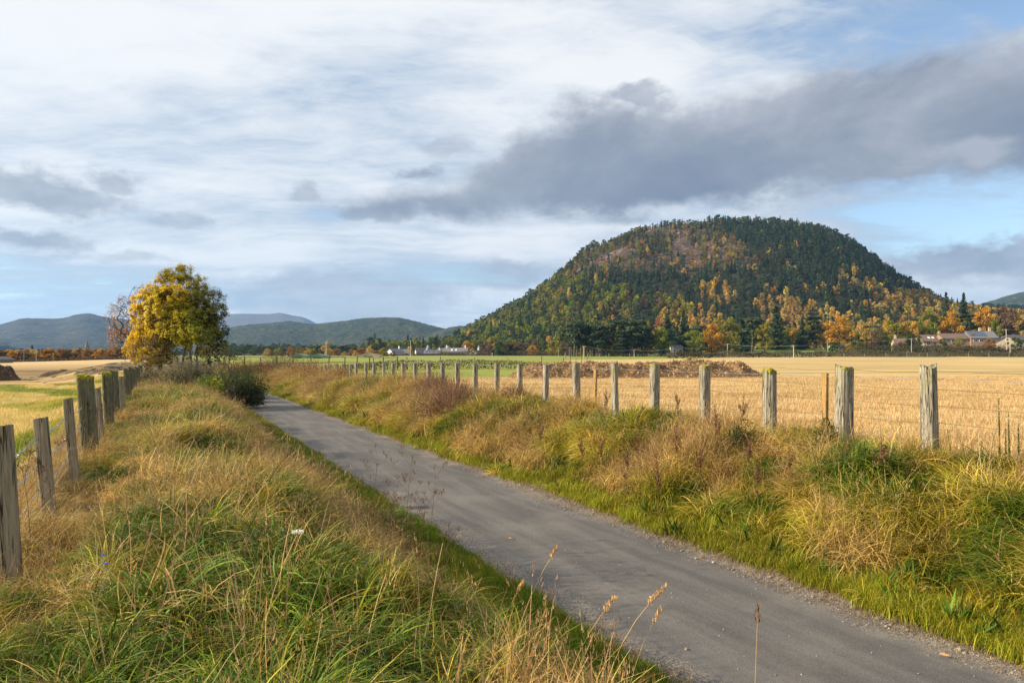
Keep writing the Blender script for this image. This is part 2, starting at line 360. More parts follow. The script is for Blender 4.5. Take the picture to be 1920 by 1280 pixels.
def m_left():
    m_, t, b, out = newmat('cut_field'); p = wpos(t); x, y, z = b.sep(p)
    rw = b.comb(b.m('MULTIPLY', b.m('SUBTRACT', x, b.m('MULTIPLY', y, .5)), .30), b.m('ADD', b.m('MULTIPLY', y, 1.0), b.m('MULTIPLY', x, .9)), 0)
    rows = b.noise(rw, .42, 6, .6); pt = b.noise(p, .10, 5, .6); fine = b.noise(p, 9, 6, .75)
    far = b.smooth(b.m('ADD', y, b.m('MULTIPLY', b.m('SUBTRACT', pt, .5), 30)), 40, 54)
    near = b.mix(b.smooth(b.m('ADD', b.m('MULTIPLY', rows, .8), b.m('MULTIPLY', pt, .25)), .46, .58), (.24, .26, .03, 1), (.62, .46, .15, 1))
    rr = b.noise(b.comb(b.m('MULTIPLY', x, .05), b.m('MULTIPLY', y, .5), 0), .8, 5, .6)
    farc = b.mix(b.smooth(rr, .36, .62), (.17, .11, .032, 1), (.56, .37, .15, 1))
    farc = b.mix(b.smooth(y, 90, 125), farc, (.60, .41, .19, 1))
    band = b.m('MULTIPLY', b.smooth(y, 56, 66), b.m('SUBTRACT', 1, b.smooth(y, 84, 100)))
    farc = b.mix(b.m('MULTIPLY', band, .55), farc, (.14, .09, .03, 1))
    col = b.mix(far, near, farc)
    col = b.mix(b.smooth(fine, .2, .75), b.mix(1, col, (.5, .5, .5, 1), 'MULTIPLY'), b.mix(1, col, (1.15, 1.15, 1.15, 1), 'MULTIPLY'))
    principled(t, b, out, col, .9, b.m('ADD', rows, fine), .7, .08); return m_
def m_plain_far():
    m_, t, b, out = newmat('valley_floor'); p = wpos(t); q = b.noise(p, .012, 6, .6)
    col = b.mix(b.smooth(q, .4, .6), (.07, .09, .02, 1), (.16, .12, .05, 1)); principled(t, b, out, col, .95, b.noise(p, .4, 5), .6, .3); return m_
M_verge, M_path, M_stub, M_left = m_verge(), m_path(), m_stubble(), m_left()
M_field = m_green('grazed_grass', (.16, .22, .02), (.25, .27, .035), (.30, .25, .07))
M_meadow = m_green('meadow_grass', (.11, .17, .02), (.17, .22, .03), (.22, .22, .05))
M_far = m_plain_far()

# ------------------------------------------------------------------ ground sheets
def grid(name, XX, YY, ZZ, mat, **k):
    n, m_ = XX.shape; V = np.stack([XX, YY, ZZ], -1).reshape(-1, 3)
    i = np.arange(n * m_).reshape(n, m_)
    Fc = np.stack([i[:-1, :-1], i[:-1, 1:], i[1:, 1:], i[1:, :-1]], -1).reshape(-1, 4)
    return mesh(name, V, Fc, mat, smooth=True, **k)
def geo(a, b, s0, g):
    r = [a]; s = s0
    while r[-1] < b: r.append(r[-1] + s); s *= g
    return r
us = np.array(sorted([-x for x in geo(1.6, 5600, .5, 1.22)] + list(np.arange(-1.5, 9.7, .12)) + geo(9.7, 5600, .4, 1.2)))
vs = np.array(sorted([-x for x in geo(1.1, 600, .6, 1.5)] + list(np.arange(-1.0, 40, .16)) + geo(40.1, 5600, .3, 1.06)))
VV, UU = np.meshgrid(vs, us)
UUb = UU + bend(VV) * (np.abs(UU) < 40)
X, Y = uv2xy(UUb, VV)
g = grid('ground', X, Y, gh(X, Y) - .012, None)
me = g.data; me.materials.append(M_verge); me.materials.append(M_far)
cy = np.zeros(len(me.polygons) * 3); me.polygons.foreach_get('center', cy); cy = cy.reshape(-1, 3)
cu, cv = xy2uv(cy[:, 0], cy[:, 1]); cu -= bend(cv)
me.polygons.foreach_set('material_index', ((cy[:, 1] > 100) | (np.abs(cu - 3.5) > 9)).astype(np.int32))
tag(g, 'rough grassy ground with raised verges on both sides of the path', kind='structure')
# path
vv = np.arange(-2, 75, .2); uu = np.linspace(2.78, 5.70, 60)
VV, UU = np.meshgrid(vv, uu)
lft = (fbm(VV[0] * .9, VV[0] * 0 + 4, 4) - .5) * .34; rgt = (fbm(VV[0] * .8, VV[0] * 0 + 9, 4) - .5) * .40
k = (UU - 2.78) / (5.70 - 2.78); U2 = UU + lft * (1 - k) + rgt * k + bend(VV)
X, Y = uv2xy(U2, VV)
Z = np.maximum(gh(X, Y) + .006, -.012 + .03 * (1 - ((k - .5) * 2) ** 2))
pth = grid('path', X, Y, Z, M_path); tag(pth, 'worn grey tarmac path with gravelly edges curving away to the left', kind='structure')
# right stubble field, green field, meadow, left field
def fr(y): return (8.75 - SA * y) / CA
def xb(y): return np.interp(y, [37, 38, 42, 60, 150, 200, 276], [-400, -22, 0, 2, 12, 58, 84])
def strip(name, ys, xl, xr, mat, off, nx=40, pw=1.0):
    t = np.linspace(0, 1, nx) ** pw
    YY = np.repeat(ys[:, None], nx, 1); XL = xl(ys)[:, None]; XR = xr(ys)[:, None]; XX = XL + (XR - XL) * t[None]
    return grid(name, XX, YY, gh(XX, YY) + off, mat)
yy = np.array(sorted([-8, -6, -4, -2] + geo(0, 276, .4, 1.03)))
yy = yy[yy <= 278]
s = strip('stubble_field', yy, lambda y: np.maximum(fr(y) + .55, xb(y)), lambda y: 1.2 * np.abs(y) + 60, M_stub, .006, 60, 2.2)
tag(s, 'harvested golden stubble field stretching behind the right hand fence', kind='structure')
s = strip('green_field', np.array(geo(38.2, 560, .8, 1.04)), lambda y: fr(y) + .55, lambda y: np.maximum(fr(y) + .7, np.where(y < 276, xb(y), 84 + (y - 276) * .3)), M_field, .005, 60)
tag(s, 'bright green grazed field in front of the village', kind='structure')
s = strip('meadow', np.linspace(279, 440, 40), lambda y: 62 + 0 * y, lambda y: 190 + 0 * y, M_meadow, .05, 40)
tag(s, 'sloping green meadow at the foot of the wooded hill', kind='structure')
s = strip('mown_field', np.array(geo(-6, 168, .4, 1.03)), lambda y: -1.2 * np.abs(y) - 60, lambda y: (-1.6 - SA * y) / CA, M_left, .006, 60, .45)
tag(s, 'mown green and straw striped field beyond the left fence', kind='structure')

# ------------------------------------------------------------------ hills
def m_hill(name, c0, c1, c2, sc, rock=False):
    m_, t, b, out = newmat(name); p = wpos(t)
    a = b.noise(p, sc, 6, .6); c = b.noise(p, sc * 9, 6, .7); col = b.mix(b.smooth(a, .42, .6), c0 + (1,), c1 + (1,))
    col = b.mix(b.smooth(c, .5, .72), col, c2 + (1,))
    d = b.noise(p, sc * 40, 4, .7); col = b.mix(b.smooth(d, .25, .65), b.mix(1, col, (.4, .4, .4, 1), 'MULTIPLY'), col)
    if rock:
        x, y, z = b.sep(p)
        r = b.voro(b.vm('MULTIPLY', p, (1, 1, .45)), .11, 'DISTANCE_TO_EDGE'); rk = b.noise(b.vm('MULTIPLY', p, (1, 1, .5)), .16, 7, .7, .4)
        zone = b.m('MULTIPLY', b.smooth(b.noise(p, .022, 3), .42, .55), 1.0); zone = b.m('MULTIPLY', zone, b.m('MULTIPLY', b.m('MULTIPLY', b.smooth(x, 20, 70), b.m('SUBTRACT', 1, b.smooth(x, 215, 290))), b.smooth(z, 78, 108)))
        rc = b.mix(b.smooth(rk, .35, .68), (.10, .065, .055, 1), (.36, .28, .25, 1))
        mk = b.m('MULTIPLY', b.m('MULTIPLY', zone, .85), b.smooth(rk, .52, .60)); col = b.mix(b.m('MULTIPLY', zone, .8), col, (.115, .07, .05, 1)); col = b.mix(mk, col, rc)
        principled(t, b, out, col, .95, b.m('ADD', rk, d), .9, 3.0); return m_
    principled(t, b, out, col, .95, b.m('ADD', d, c), .9, 1.2 / sc * .02); return m_
M_hill = m_hill('hillside', (.035, .045, .016), (.08, .055, .022), (.12, .075, .03), .02, True)
RID = [(560, 700), (700, 690), (780, 668), (840, 652), (880, 624), (940, 594), (1000, 560), (1040, 530), (1060, 508), (1090, 484), (1140, 462), (1200, 439), (1280, 431), (1380, 431),
       (1460, 434), (1540, 446), (1600, 472), (1640, 506), (1700, 545), (1760, 576), (1820, 588), (1920, 596), (2100, 610), (2400, 640), (2700, 690)]
RX = [(a - 960) / F * 950 for a, b in RID]; RZ = [max(0, (HOR - b) / F * 950) for a, b in RID]
def hh(x, y):
    x = np.asarray(x, float); y = np.asarray(y, float)
    xr = x * (950 / np.clip(y, 350, 950)) ** .92
    H = (np.interp(xr, RX, RZ) + np.interp(xr - 12, RX, RZ) + np.interp(xr + 12, RX, RZ)) / 3
    foot = 455 - 60 * ss(x, 120, 500)
    s_ = (y - foot) / (950 - foot)
    g_ = ss(s_, 0, 1) ** .92
    g_ = np.where(y > 950, 1 - ss(y, 950, 1700), g_)
    n = (fbm(x * .012, y * .012, 5, 4) - .5)
    cl = (fbm(x * .035, y * .02, 4, 8) - .5) * 16 * ss(x, 10, 60) * (1 - ss(x, 230, 300)) * ss(H * g_, 60, 100)
    return H * g_ + n * 13 * g_ * np.clip(H / 80, 0, 1) * ss(s_, 0, .25) * (1 - .8 * np.exp(-((y - 950) / 80) ** 2)) + cl * (1 - .85 * np.exp(-((y - 950) / 60) ** 2)) + 1.5 * ss(y, 385, 460)
xs = np.arange(-320, 1500, 7.0); ys = np.arange(380, 1720, 7.0)
YY, XX = np.meshgrid(ys, xs); h = grid('hill', XX, YY, np.maximum(hh(XX, YY), -2 + 0 * XX), M_hill)
tag(h, 'rounded wooded hill with a rocky upper left shoulder', kind='structure')
def ridge(name, prof, d, depth, mat, label, rough=.04, step=None, seed=0, canopy=0.0):
    xs_ = np.array([(a - 960) / F * d for a, b in prof]); zs_ = np.array([(HOR - b) / F * d for a, b in prof])
    st = step or d / 400; X_ = np.arange(xs_[0], xs_[-1], st); ys_ = np.concatenate([np.linspace(d - depth, d, 60), np.linspace(d, d + depth, 24)[1:]])
    YY, XX = np.meshgrid(ys_, X_); XP = XX * (d / np.clip(YY, d - depth, d)); H = (np.interp(XP, xs_, zs_) + np.interp(XP - 1.5 * st, xs_, zs_) + np.interp(XP + 1.5 * st, xs_, zs_)) / 3
    g_ = ss((YY - (d - depth)) / depth, 0, 1); g_ = np.where(YY > d, 1 - ss(YY, d, d + depth), g_)
    n = (fbm(XX / d * 22, YY / d * 22, 5, seed) - .5) * H * rough * 6 * g_ * (1 - np.exp(-((YY - d) / (depth * .16)) ** 2))
    can = canopy * fbm(XX / st * .9, YY / st * .9, 3, seed + 5) * ss(g_, 0, .1)
    o = grid(name, XX, YY, H * g_ + n + can - 3, mat); tag(o, label, kind='structure'); return o
Mh1 = m_hill('far_forest', (.014, .034, .026), (.040, .056, .024), (.18, .15, .05), .008)
Mh2 = m_hill('haze_tinted_moor', (.010, .022, .028), (.045, .048, .046), (.16, .14, .09), .0040)  # darkest tone shifted to blue, painting some distance haze into the hill colour
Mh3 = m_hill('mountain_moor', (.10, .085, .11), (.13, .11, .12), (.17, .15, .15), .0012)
ridge('far_hills', [(340, 640), (400, 622), (440, 613), (500, 607), (545, 603), (590, 609), (640, 603), (690, 597), (745, 596), (780, 603), (815, 613), (850, 622), (900, 640), (960, 660)], 2300, 1000, Mh1, 'dark green forested hills in the middle distance', seed=3, canopy=9)
ridge('near_ridge', [(760, 655), (800, 630), (830, 617), (860, 611), (890, 610), (930, 614), (1100, 630), (1300, 660)], 1900, 800, Mh1, 'low wooded ridge beside the foot of the big hill', seed=6, canopy=8)
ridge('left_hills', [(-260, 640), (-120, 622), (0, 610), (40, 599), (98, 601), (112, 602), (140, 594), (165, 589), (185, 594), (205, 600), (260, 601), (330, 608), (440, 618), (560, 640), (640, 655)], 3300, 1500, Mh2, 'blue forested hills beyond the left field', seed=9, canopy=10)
ridge('left_foothill', [(-300, 600), (-100, 622), (0, 640), (30, 650), (70, 660), (110, 668)], 2200, 600, Mh2, 'low heathery foothill at the left edge', seed=2, canopy=6)
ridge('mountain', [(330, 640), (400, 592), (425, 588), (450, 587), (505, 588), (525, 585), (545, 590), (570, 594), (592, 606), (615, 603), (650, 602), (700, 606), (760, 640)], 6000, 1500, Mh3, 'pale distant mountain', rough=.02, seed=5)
ridge('right_hill', [(1760, 640), (1850, 578), (1880, 562), (1920, 549), (2000, 530), (2150, 520), (2400, 600)], 2400, 1000, Mh1, 'blue green hill at the right edge', seed=8, canopy=9)

# ------------------------------------------------------------------ leaves, trees
def quads(C, N, size, asp=1.0, rg=rng, jit=.7):
    """quads at C with normals about N"""
    n = len(C); N = N + rg.normal(0, jit, (n, 3)); N /= np.linalg.norm(N, axis=1, keepdims=True) + 1e-9
    A = np.cross(N, rg.normal(0, 1, (n, 3))); A /= np.linalg.norm(A, axis=1, keepdims=True) + 1e-9
    Bv = np.cross(N, A); s_ = (np.asarray(size) * rg.uniform(.6, 1.35, n))[:, None]
    A = A * s_ * .5; Bv = Bv * s_ * .5 * asp
    V = np.stack([C - A, C - Bv, C + A, C + Bv], 1).reshape(-1, 3)
    return V, np.arange(4 * n).reshape(n, 4)
def leafcol(n, pal, rg=rng, var=.25, mixf=None):
    pal = np.array(pal); i = rg.integers(0, len(pal), n) if mixf is None else mixf
    c = pal[i] * rg.uniform(1 - var, 1 + var, (n, 1)); return np.repeat(c, 4, 0)
PAL = {
 'spruce': [(.030, .056, .024), (.040, .072, .028), (.052, .085, .032)],
 'pine': [(.045, .070, .034), (.060, .088, .040), (.075, .10, .038)],
 'dkgreen': [(.045, .080, .018), (.062, .10, .022), (.08, .12, .025)],
 'green': [(.13, .175, .018), (.17, .20, .022), (.21, .22, .025)],
 'olive': [(.24, .22, .022), (.30, .25, .025), (.20, .20, .022)],
 'gold': [(.50, .32, .035), (.44, .28, .035), (.58, .38, .05)],
 'amber': [(.46, .31, .075), (.54, .38, .09), (.38, .27, .08)],
 'orange': [(.46, .22, .018), (.40, .21, .018), (.54, .29, .022)],
 'russet': [(.32, .155, .05), (.38, .20, .065), (.25, .13, .045)],
 'brown': [(.15, .095, .055), (.19, .12, .07), (.12, .08, .05)]}
def blob_tree(seed, kind, pal, h=10.0, leaf=.55, nl=1300, ratio=.42):
    """returns (trunk verts/faces), (crown verts, faces, cols)"""
    r = np.random.default_rng(seed); pr = random.Random(seed)
    T = MB(); L = []; Nn = []
    if kind == 'spruce':
        T.tube([(0, 0, -.3), (.05, 0, h * .5), (0, 0, h)], [.22, .13, .02], 5)
        rad = h * pr.uniform(.17, .23); lev = 30
        for i in range(lev):
            f = (i + .5) / lev; z0 = h * (.08 + .92 * f); rr = rad * (1 - f) ** .85 * pr.uniform(.75, 1.15) + .1; nb = max(4, int(15 * (1 - f) + 4))
            for k in range(nb):
                a = pr.random() * 6.283; rj = rr * pr.uniform(.6, 1.12); m_ = max(2, int(rj / .35))
                for q in range(m_):
                    w = (q + .7) / m_; L.append((math.cos(a) * rj * w, math.sin(a) * rj * w, z0 - .22 * rj * w + pr.uniform(-.1, .1))); Nn.append((math.cos(a) * .6, math.sin(a) * .6, .9))
    elif kind == 'pine':
        T.tube([(0, 0, -.3), (.2, .1, h * .4), (.05, -.1, h * .75), (.1, 0, h * .93)], [.26, .2, .12, .04], 6)
        for i in range(17):
            f = pr.uniform(.36, .95) if i > 1 else .95; a = pr.random() * 6.283; rr = h * .22 * math.sin(math.pi * min(1, (1.08 - f) * 1.25)) * pr.uniform(.4, 1)
            c = (math.cos(a) * rr, math.sin(a) * rr, h * f); T.tube([(0.05, 0, c[2] - .8), c], [.07, .02], 4)
            s0 = h * pr.uniform(.06, .10)
            for k in range(int(nl / 17)):
                d = r.normal(0, 1, 3); d /= np.linalg.norm(d); e = d * s0 * r.uniform(.5, 1.05) * np.array([1.25, 1.25, .62]); L.append((c[0] + e[0], c[1] + e[1], c[2] + e[2])); Nn.append(d)
    elif kind == 'larch':
        T.tube([(0, 0, -.3), (.08, 0, h * .5), (0, 0, h)], [.2, .12, .02], 5)
        for i in range(nl):
            f = pr.random() ** 1.25; rr = h * ratio * .42 * (1 - f) ** .8 * (.8 + .4 * math.sin(f * 40 + seed)); a = pr.random() * 6.283; q = pr.random() ** .5
            L.append((math.cos(a) * rr * q, math.sin(a) * rr * q, h * (.1 + .9 * f) - .3 * rr * q)); Nn.append((math.cos(a), math.sin(a), .5))
    else:
        lean = pr.uniform(-.3, .3)
        T.tube([(0, 0, -.3), (lean * .4, 0, h * .3), (lean, 0, h * .7)], [.24, .18, .06], 6)
        W_ = h * ratio
        K = 26
        for i in range(K):
            f = (i + pr.random()) / K; z = h * (.17 + .77 * f); env = math.sin(math.pi * min(.97, .16 + .80 * f)) ** .65
            if kind == 'birch': env = math.sin(math.pi * (.10 + .86 * f) ** 1.0) ** .8 * .72
            a = pr.random() * 6.283; rr = W_ * env * pr.uniform(.25, .80); c = np.array([math.cos(a) * rr + lean * f, math.sin(a) * rr, z])
            s0 = h * pr.uniform(.075, .135) * (1.0 if kind != 'birch' else .8)
            if i % 2 == 0: T.tube([(lean * f * .6, 0, z - h * .13), tuple(c)], [.07, .015], 4)
            for k in range(int(nl / K)):
                d = r.normal(0, 1, 3); d /= np.linalg.norm(d); e = d * s0 * r.uniform(.55, 1.12) * np.array([1, 1, .85]); L.append(tuple(c + e)); Nn.append(d)
    L = np.array(L); Nn = np.array(Nn); V, Fc = quads(L, Nn, leaf, .8, r)
    c = leafcol(len(L), PAL[pal], r)
    lump = fbm(np.repeat(L[:, 0] + L[:, 1], 4) * .6, np.repeat(L[:, 2], 4) * .6, 2, seed)[:, None]
    return T, (V, Fc, c * (.72 + .56 * lump))
def tree_pair(seed, kind, pal, **k):
    """unlinked trunk and crown objects to be copied"""
    T, (V, Fc, c) = blob_tree(seed, kind, pal, **k)
    tr = mesh('trunk', T.v, T.f, M_barkp if kind == 'birch' else M_bark, link=False); cr = mesh('crown', V, Fc, M_leaf, col=c, link=False); return tr, cr
def tree_single(seed, kind, pal, **k):
    T, (V, Fc, c) = blob_tree(seed, kind, pal, **k)
    tv = np.array(T.v); n = len(V)
    allV = np.vstack([V, tv]); fs = [tuple(f) for f in Fc] + [tuple(i + n for i in f) for f in T.f]
    cc = np.vstack([c, np.tile((.07, .055, .04), (len(tv), 1))])
    return mesh('tree_' + kind, allV, fs, M_leaf_t, col=cc, link=False)

def scatter(name, P_, rot, scl, idx, tint, srcs, label, group=None):
    me = bpy.data.meshes.new(name); n = len(P_)
    me.vertices.add(n); me.vertices.foreach_set('co', np.asarray(P_, np.float32).ravel())
    def at(nm, ty, fld, arr): a = me.attributes.new(nm, ty, 'POINT'); a.data.foreach_set(fld, np.ascontiguousarray(arr).ravel())
    at('rot', 'FLOAT_VECTOR', 'vector', np.asarray(rot, np.float32)); at('scl', 'FLOAT_VECTOR', 'vector', np.asarray(scl, np.float32))
    at('tint', 'FLOAT_VECTOR', 'vector', np.asarray(tint, np.float32)); at('idx', 'INT', 'value', np.asarray(idx, np.int32))
    me.update()
    o = bpy.data.objects.new(name, me); COL.objects.link(o)
    cl = bpy.data.collections.new(name + '_sources')
    for i, s_ in enumerate(srcs): s_.name = '%s_source_%02d' % (name, i); cl.objects.link(s_)
    ng = bpy.data.node_groups.new(name, 'GeometryNodeTree')
    ng.interface.new_socket('Geometry', in_out='INPUT', socket_type='NodeSocketGeometry'); ng.interface.new_socket('Geometry', in_out='OUTPUT', socket_type='NodeSocketGeometry')
    N = ng.nodes; gi = N.new('NodeGroupInput'); go = N.new('NodeGroupOutput'); ip = N.new('GeometryNodeInstanceOnPoints'); ci = N.new('GeometryNodeCollectionInfo')
    ci.inputs[0].default_value = cl; ci.inputs['Separate Children'].default_value = True; ci.inputs['Reset Children'].default_value = True
    def na(nm, ty): q = N.new('GeometryNodeInputNamedAttribute'); q.data_type = ty; q.inputs[0].default_value = nm; return q.outputs[0]
    e = N.new('FunctionNodeEulerToRotation'); ng.links.new(na('rot', 'FLOAT_VECTOR'), e.inputs[0])
    ng.links.new(gi.outputs[0], ip.inputs['Points']); ng.links.new(ci.outputs[0], ip.inputs['Instance']); ip.inputs['Pick Instance'].default_value = True
    ng.links.new(na('idx', 'INT'), ip.inputs['Instance Index']); ng.links.new(e.outputs[0], ip.inputs['Rotation']); ng.links.new(na('scl', 'FLOAT_VECTOR'), ip.inputs['Scale'])
    ng.links.new(ip.outputs[0], go.inputs[0])
    md = o.modifiers.new('scatter', 'NODES'); md.node_group = ng
    tag(o, label, kind='stuff', group=group); return o

# forest on the hill
src = []
for i in range(3): src.append(tree_single(10 + i, 'spruce', 'spruce', h=11, leaf=.62))
for i in range(3): src.append(tree_single(20 + i, 'pine', 'pine', h=11, leaf=.75, nl=420))
for i in range(2): src.append(tree_single(30 + i, 'birch', 'amber', h=9, leaf=.8, nl=420))
for i in range(2): src.append(tree_single(40 + i, 'birch', 'gold', h=9, leaf=.8, nl=420))
for i in range(3): src.append(tree_single(50 + i, 'broad', 'green', h=9, leaf=.9, nl=480))
for i in range(2): src.append(tree_single(60 + i, 'broad', 'dkgreen', h=9, leaf=.9, nl=480))
for i in range(2): src.append(tree_single(70 + i, 'broad', 'olive', h=9, leaf=.9, nl=480))
for i in range(2): src.append(tree_single(80 + i, 'broad', 'russet', h=8, leaf=.8, nl=400))
SP, PI, AM, GO, GR, DK, OL, RU = (0, 3), (3, 3), (6, 2), (8, 2), (10, 3), (13, 2), (15, 2), (17, 2)
def forest():
    r = np.random.default_rng(11); N = 26000
    x = r.uniform(-230, 900, N); y = 400 + 575 * r.random(N) ** .85
    keep = np.ones(N, bool)
    z = hh(x, y)
    px = 960 + F * x / y; py = HOR - F * (z - EYE) / y
    keep &= (z > .5) & (px > 690) & (px < 2040)
    keep &= ~((x < 84 + (y - 276) * .3) & (x < 60) & (y < 520) & (z < 5))
    sp = np.zeros(N, int); n1 = fbm(x * .016, y * .010, 4, 21); n2 = fbm(x * .03, y * .02, 4, 31); q = r.random(N)
    rocky = ss(x, 15, 60) * (1 - ss(x, 215, 290)) * ss(z, 72, 100) * (1 - ss(z, 176, 188))
    keep &= ~(r.random(N) < rocky * ss(n2, .50, .60) * .82)
    def pick(c, k, kind): sp[c & k] = np.array(kind[0]) + r.integers(0, kind[1], (c & k).sum())
    allm = np.ones(N, bool)
    pick(allm, q < .62, SP); pick(allm, q >= .62, PI); pick(allm, q > .985, AM)
    upper_gold = (np.hypot((px - 1345) / 45, (py - 478) / 30) < 1) | (np.hypot((px - 1300) / 12, (py - 505) / 30) < 1)
    pick(upper_gold, q < .8, AM)
    gm = n1 * .55 + n2 * .45; g1 = (py > 535) & (px > 1230) & (gm + (py - 580) * .0026 > .455)
    g1 |= (px > 1640) & (py > 553) & (gm > .40); pick(g1, q < .66, AM); pick(g1, (q >= .66) & (q < .88), GO); pick(g1, (q > .93), OL)
    g2 = (n2 > .62) & (px > 1260) & (py > 500); pick(g2, q < .55, AM)
    left = (px < 1190 + (n2 - .5) * 260) & (py > 505 + (px - 1050) * .35)
    pick(left, q < .34, GR); pick(left, (q >= .34) & (q < .48), DK); pick(left, (q >= .48) & (q < .68), OL); pick(left, (q >= .68) & (q < .72), AM); pick(left, (q >= .72) & (q < .77), GR)
    pick(left, (q >= .77) & (q < .79), RU); pick(left, (q >= .78) & (q < .90), PI); pick(left, (q >= .9), SP)
    mid = (px >= 1120) & (px < 1330) & (py > 560) & (n1 > .5); pick(mid, q < .12, RU); pick(mid, (q > .3) & (q < .5), OL)
    pick(rocky > .35, q < .16, RU); pick(rocky > .35, (q > .16) & (q < .42), OL)
    # thin out by spacing
    cell = {}
    order = r.permutation(N); ok = np.zeros(N, bool)
    for i in order:
        if not keep[i]: continue
        d_ = 5.5 if sp[i] < 6 else 6.6
        c = (int(x[i] // d_), int(y[i] // d_))
        if c in cell: continue
        cell[c] = 1; ok[i] = True
    x, y, z, sp = x[ok], y[ok], z[ok], sp[ok]; n = len(x)
    s_ = 1.08 * r.uniform(.6, 1.25, n) * np.where(rocky[ok] > .35, .72, 1.0)
    s_ *= np.where((sp < 3) , 1.0, .95)
    rot = np.zeros((n, 3)); rot[:, 2] = r.uniform(0, 6.28, n); tt = r.uniform(.7, 1.3, (n, 1)) * (1 + r.normal(0, .07, (n, 3)))
    scl = np.stack([s_ * r.uniform(.9, 1.15, n), s_ * r.uniform(.9, 1.15, n), s_ * r.uniform(.9, 1.2, n)], 1)
    print('forest', n)
    scatter('hill_forest', np.stack([x, y, z - .4], 1), rot, scl, sp, tt, src, 'dense autumn forest of dark conifers, golden birches and green broadleaves covering the hill')
forest()
# valley wood in the middle distance behind the village
def valley():
    r = np.random.default_rng(5)
    srcs = [tree_single(90, 'pine', 'pine', h=11, leaf=.7, nl=420), tree_single(91, 'pine', 'pine', h=11, leaf=.7, nl=420), tree_single(92, 'spruce', 'spruce', h=11, leaf=.6),
            tree_single(93, 'broad', 'dkgreen', h=9, leaf=.8, nl=450), tree_single(94, 'broad', 'olive', h=9, leaf=.8, nl=450), tree_single(95, 'broad', 'brown', h=9, leaf=.7, nl=350), tree_single(96, 'birch', 'amber', h=9, leaf=.8, nl=400)]
    P_ = []; I = []
    for k in range(1900):
        d = r.uniform(640, 1350); px = r.uniform(410, 1010); x = (px - 960) / F * d
        P_.append((x, d, .3)); I.append(r.choice(7, p=[.27, .22, .15, .12, .08, .10, .06]))
    for k in range(420):
        d = r.uniform(420, 520); px = r.uniform(-40, 380); x = (px - 960) / F * d; P_.append((x, d, 0)); I.append(r.choice(7, p=[.3, .2, .2, .1, .05, .1, .05]))
    P_ = np.array(P_); n = len(P_); s_ = r.uniform(.65, 1.1, n); s_[-420:] *= .45
    rot = np.zeros((n, 3)); rot[:, 2] = r.uniform(0, 6.28, n)
    scatter('valley_wood', P_, rot, np.stack([s_] * 3, 1), I, r.uniform(.7, 1.25, (n, 1)) * np.ones((n, 3)), srcs, 'far off dark wood filling the valley floor behind the village')
valley()

# trees one can tell apart
LIB = {}
def lib(kind, pal, i):
    k = (kind, pal, i % 3)
    if k not in LIB:
        hp = dict(spruce=dict(h=10, leaf=.56), pine=dict(h=10, leaf=.48, nl=2600), larch=dict(h=10, leaf=.38, nl=2200), birch=dict(h=10, leaf=.38, nl=2400), broad=dict(h=10, leaf=.40, nl=3400, ratio=.42), wide=dict(h=10, leaf=.40, nl=3800, ratio=.56))[kind]
        LIB[k] = tree_pair(hash(k) % 1 + sum(map(ord, kind + pal)) + i % 3 * 7, kind, pal, **hp)
    return LIB[k]
trr = random.Random(4)
def put_tree(name, px, top, base, d, kind, pal, label, i=0, group=None, wide=1.0):
    x = (px - 960) / F * d; zt = EYE + (HOR - top) / F * d
    z0 = float(gh(x, d)) if d < 440 else .6
    if base is not None: z0 = max(-.2, EYE + (HOR - base) / F * d)
    H = max(1.5, zt - z0)
    e = empty(name, (x, d, z0), label, 'tree', group, trr.uniform(0, 6.28)); s_ = H / 10; e.scale = (s_ * wide, s_ * wide, s_)
    tr, cr = lib(kind, pal, i); part(tr, e); part(cr, e); return e
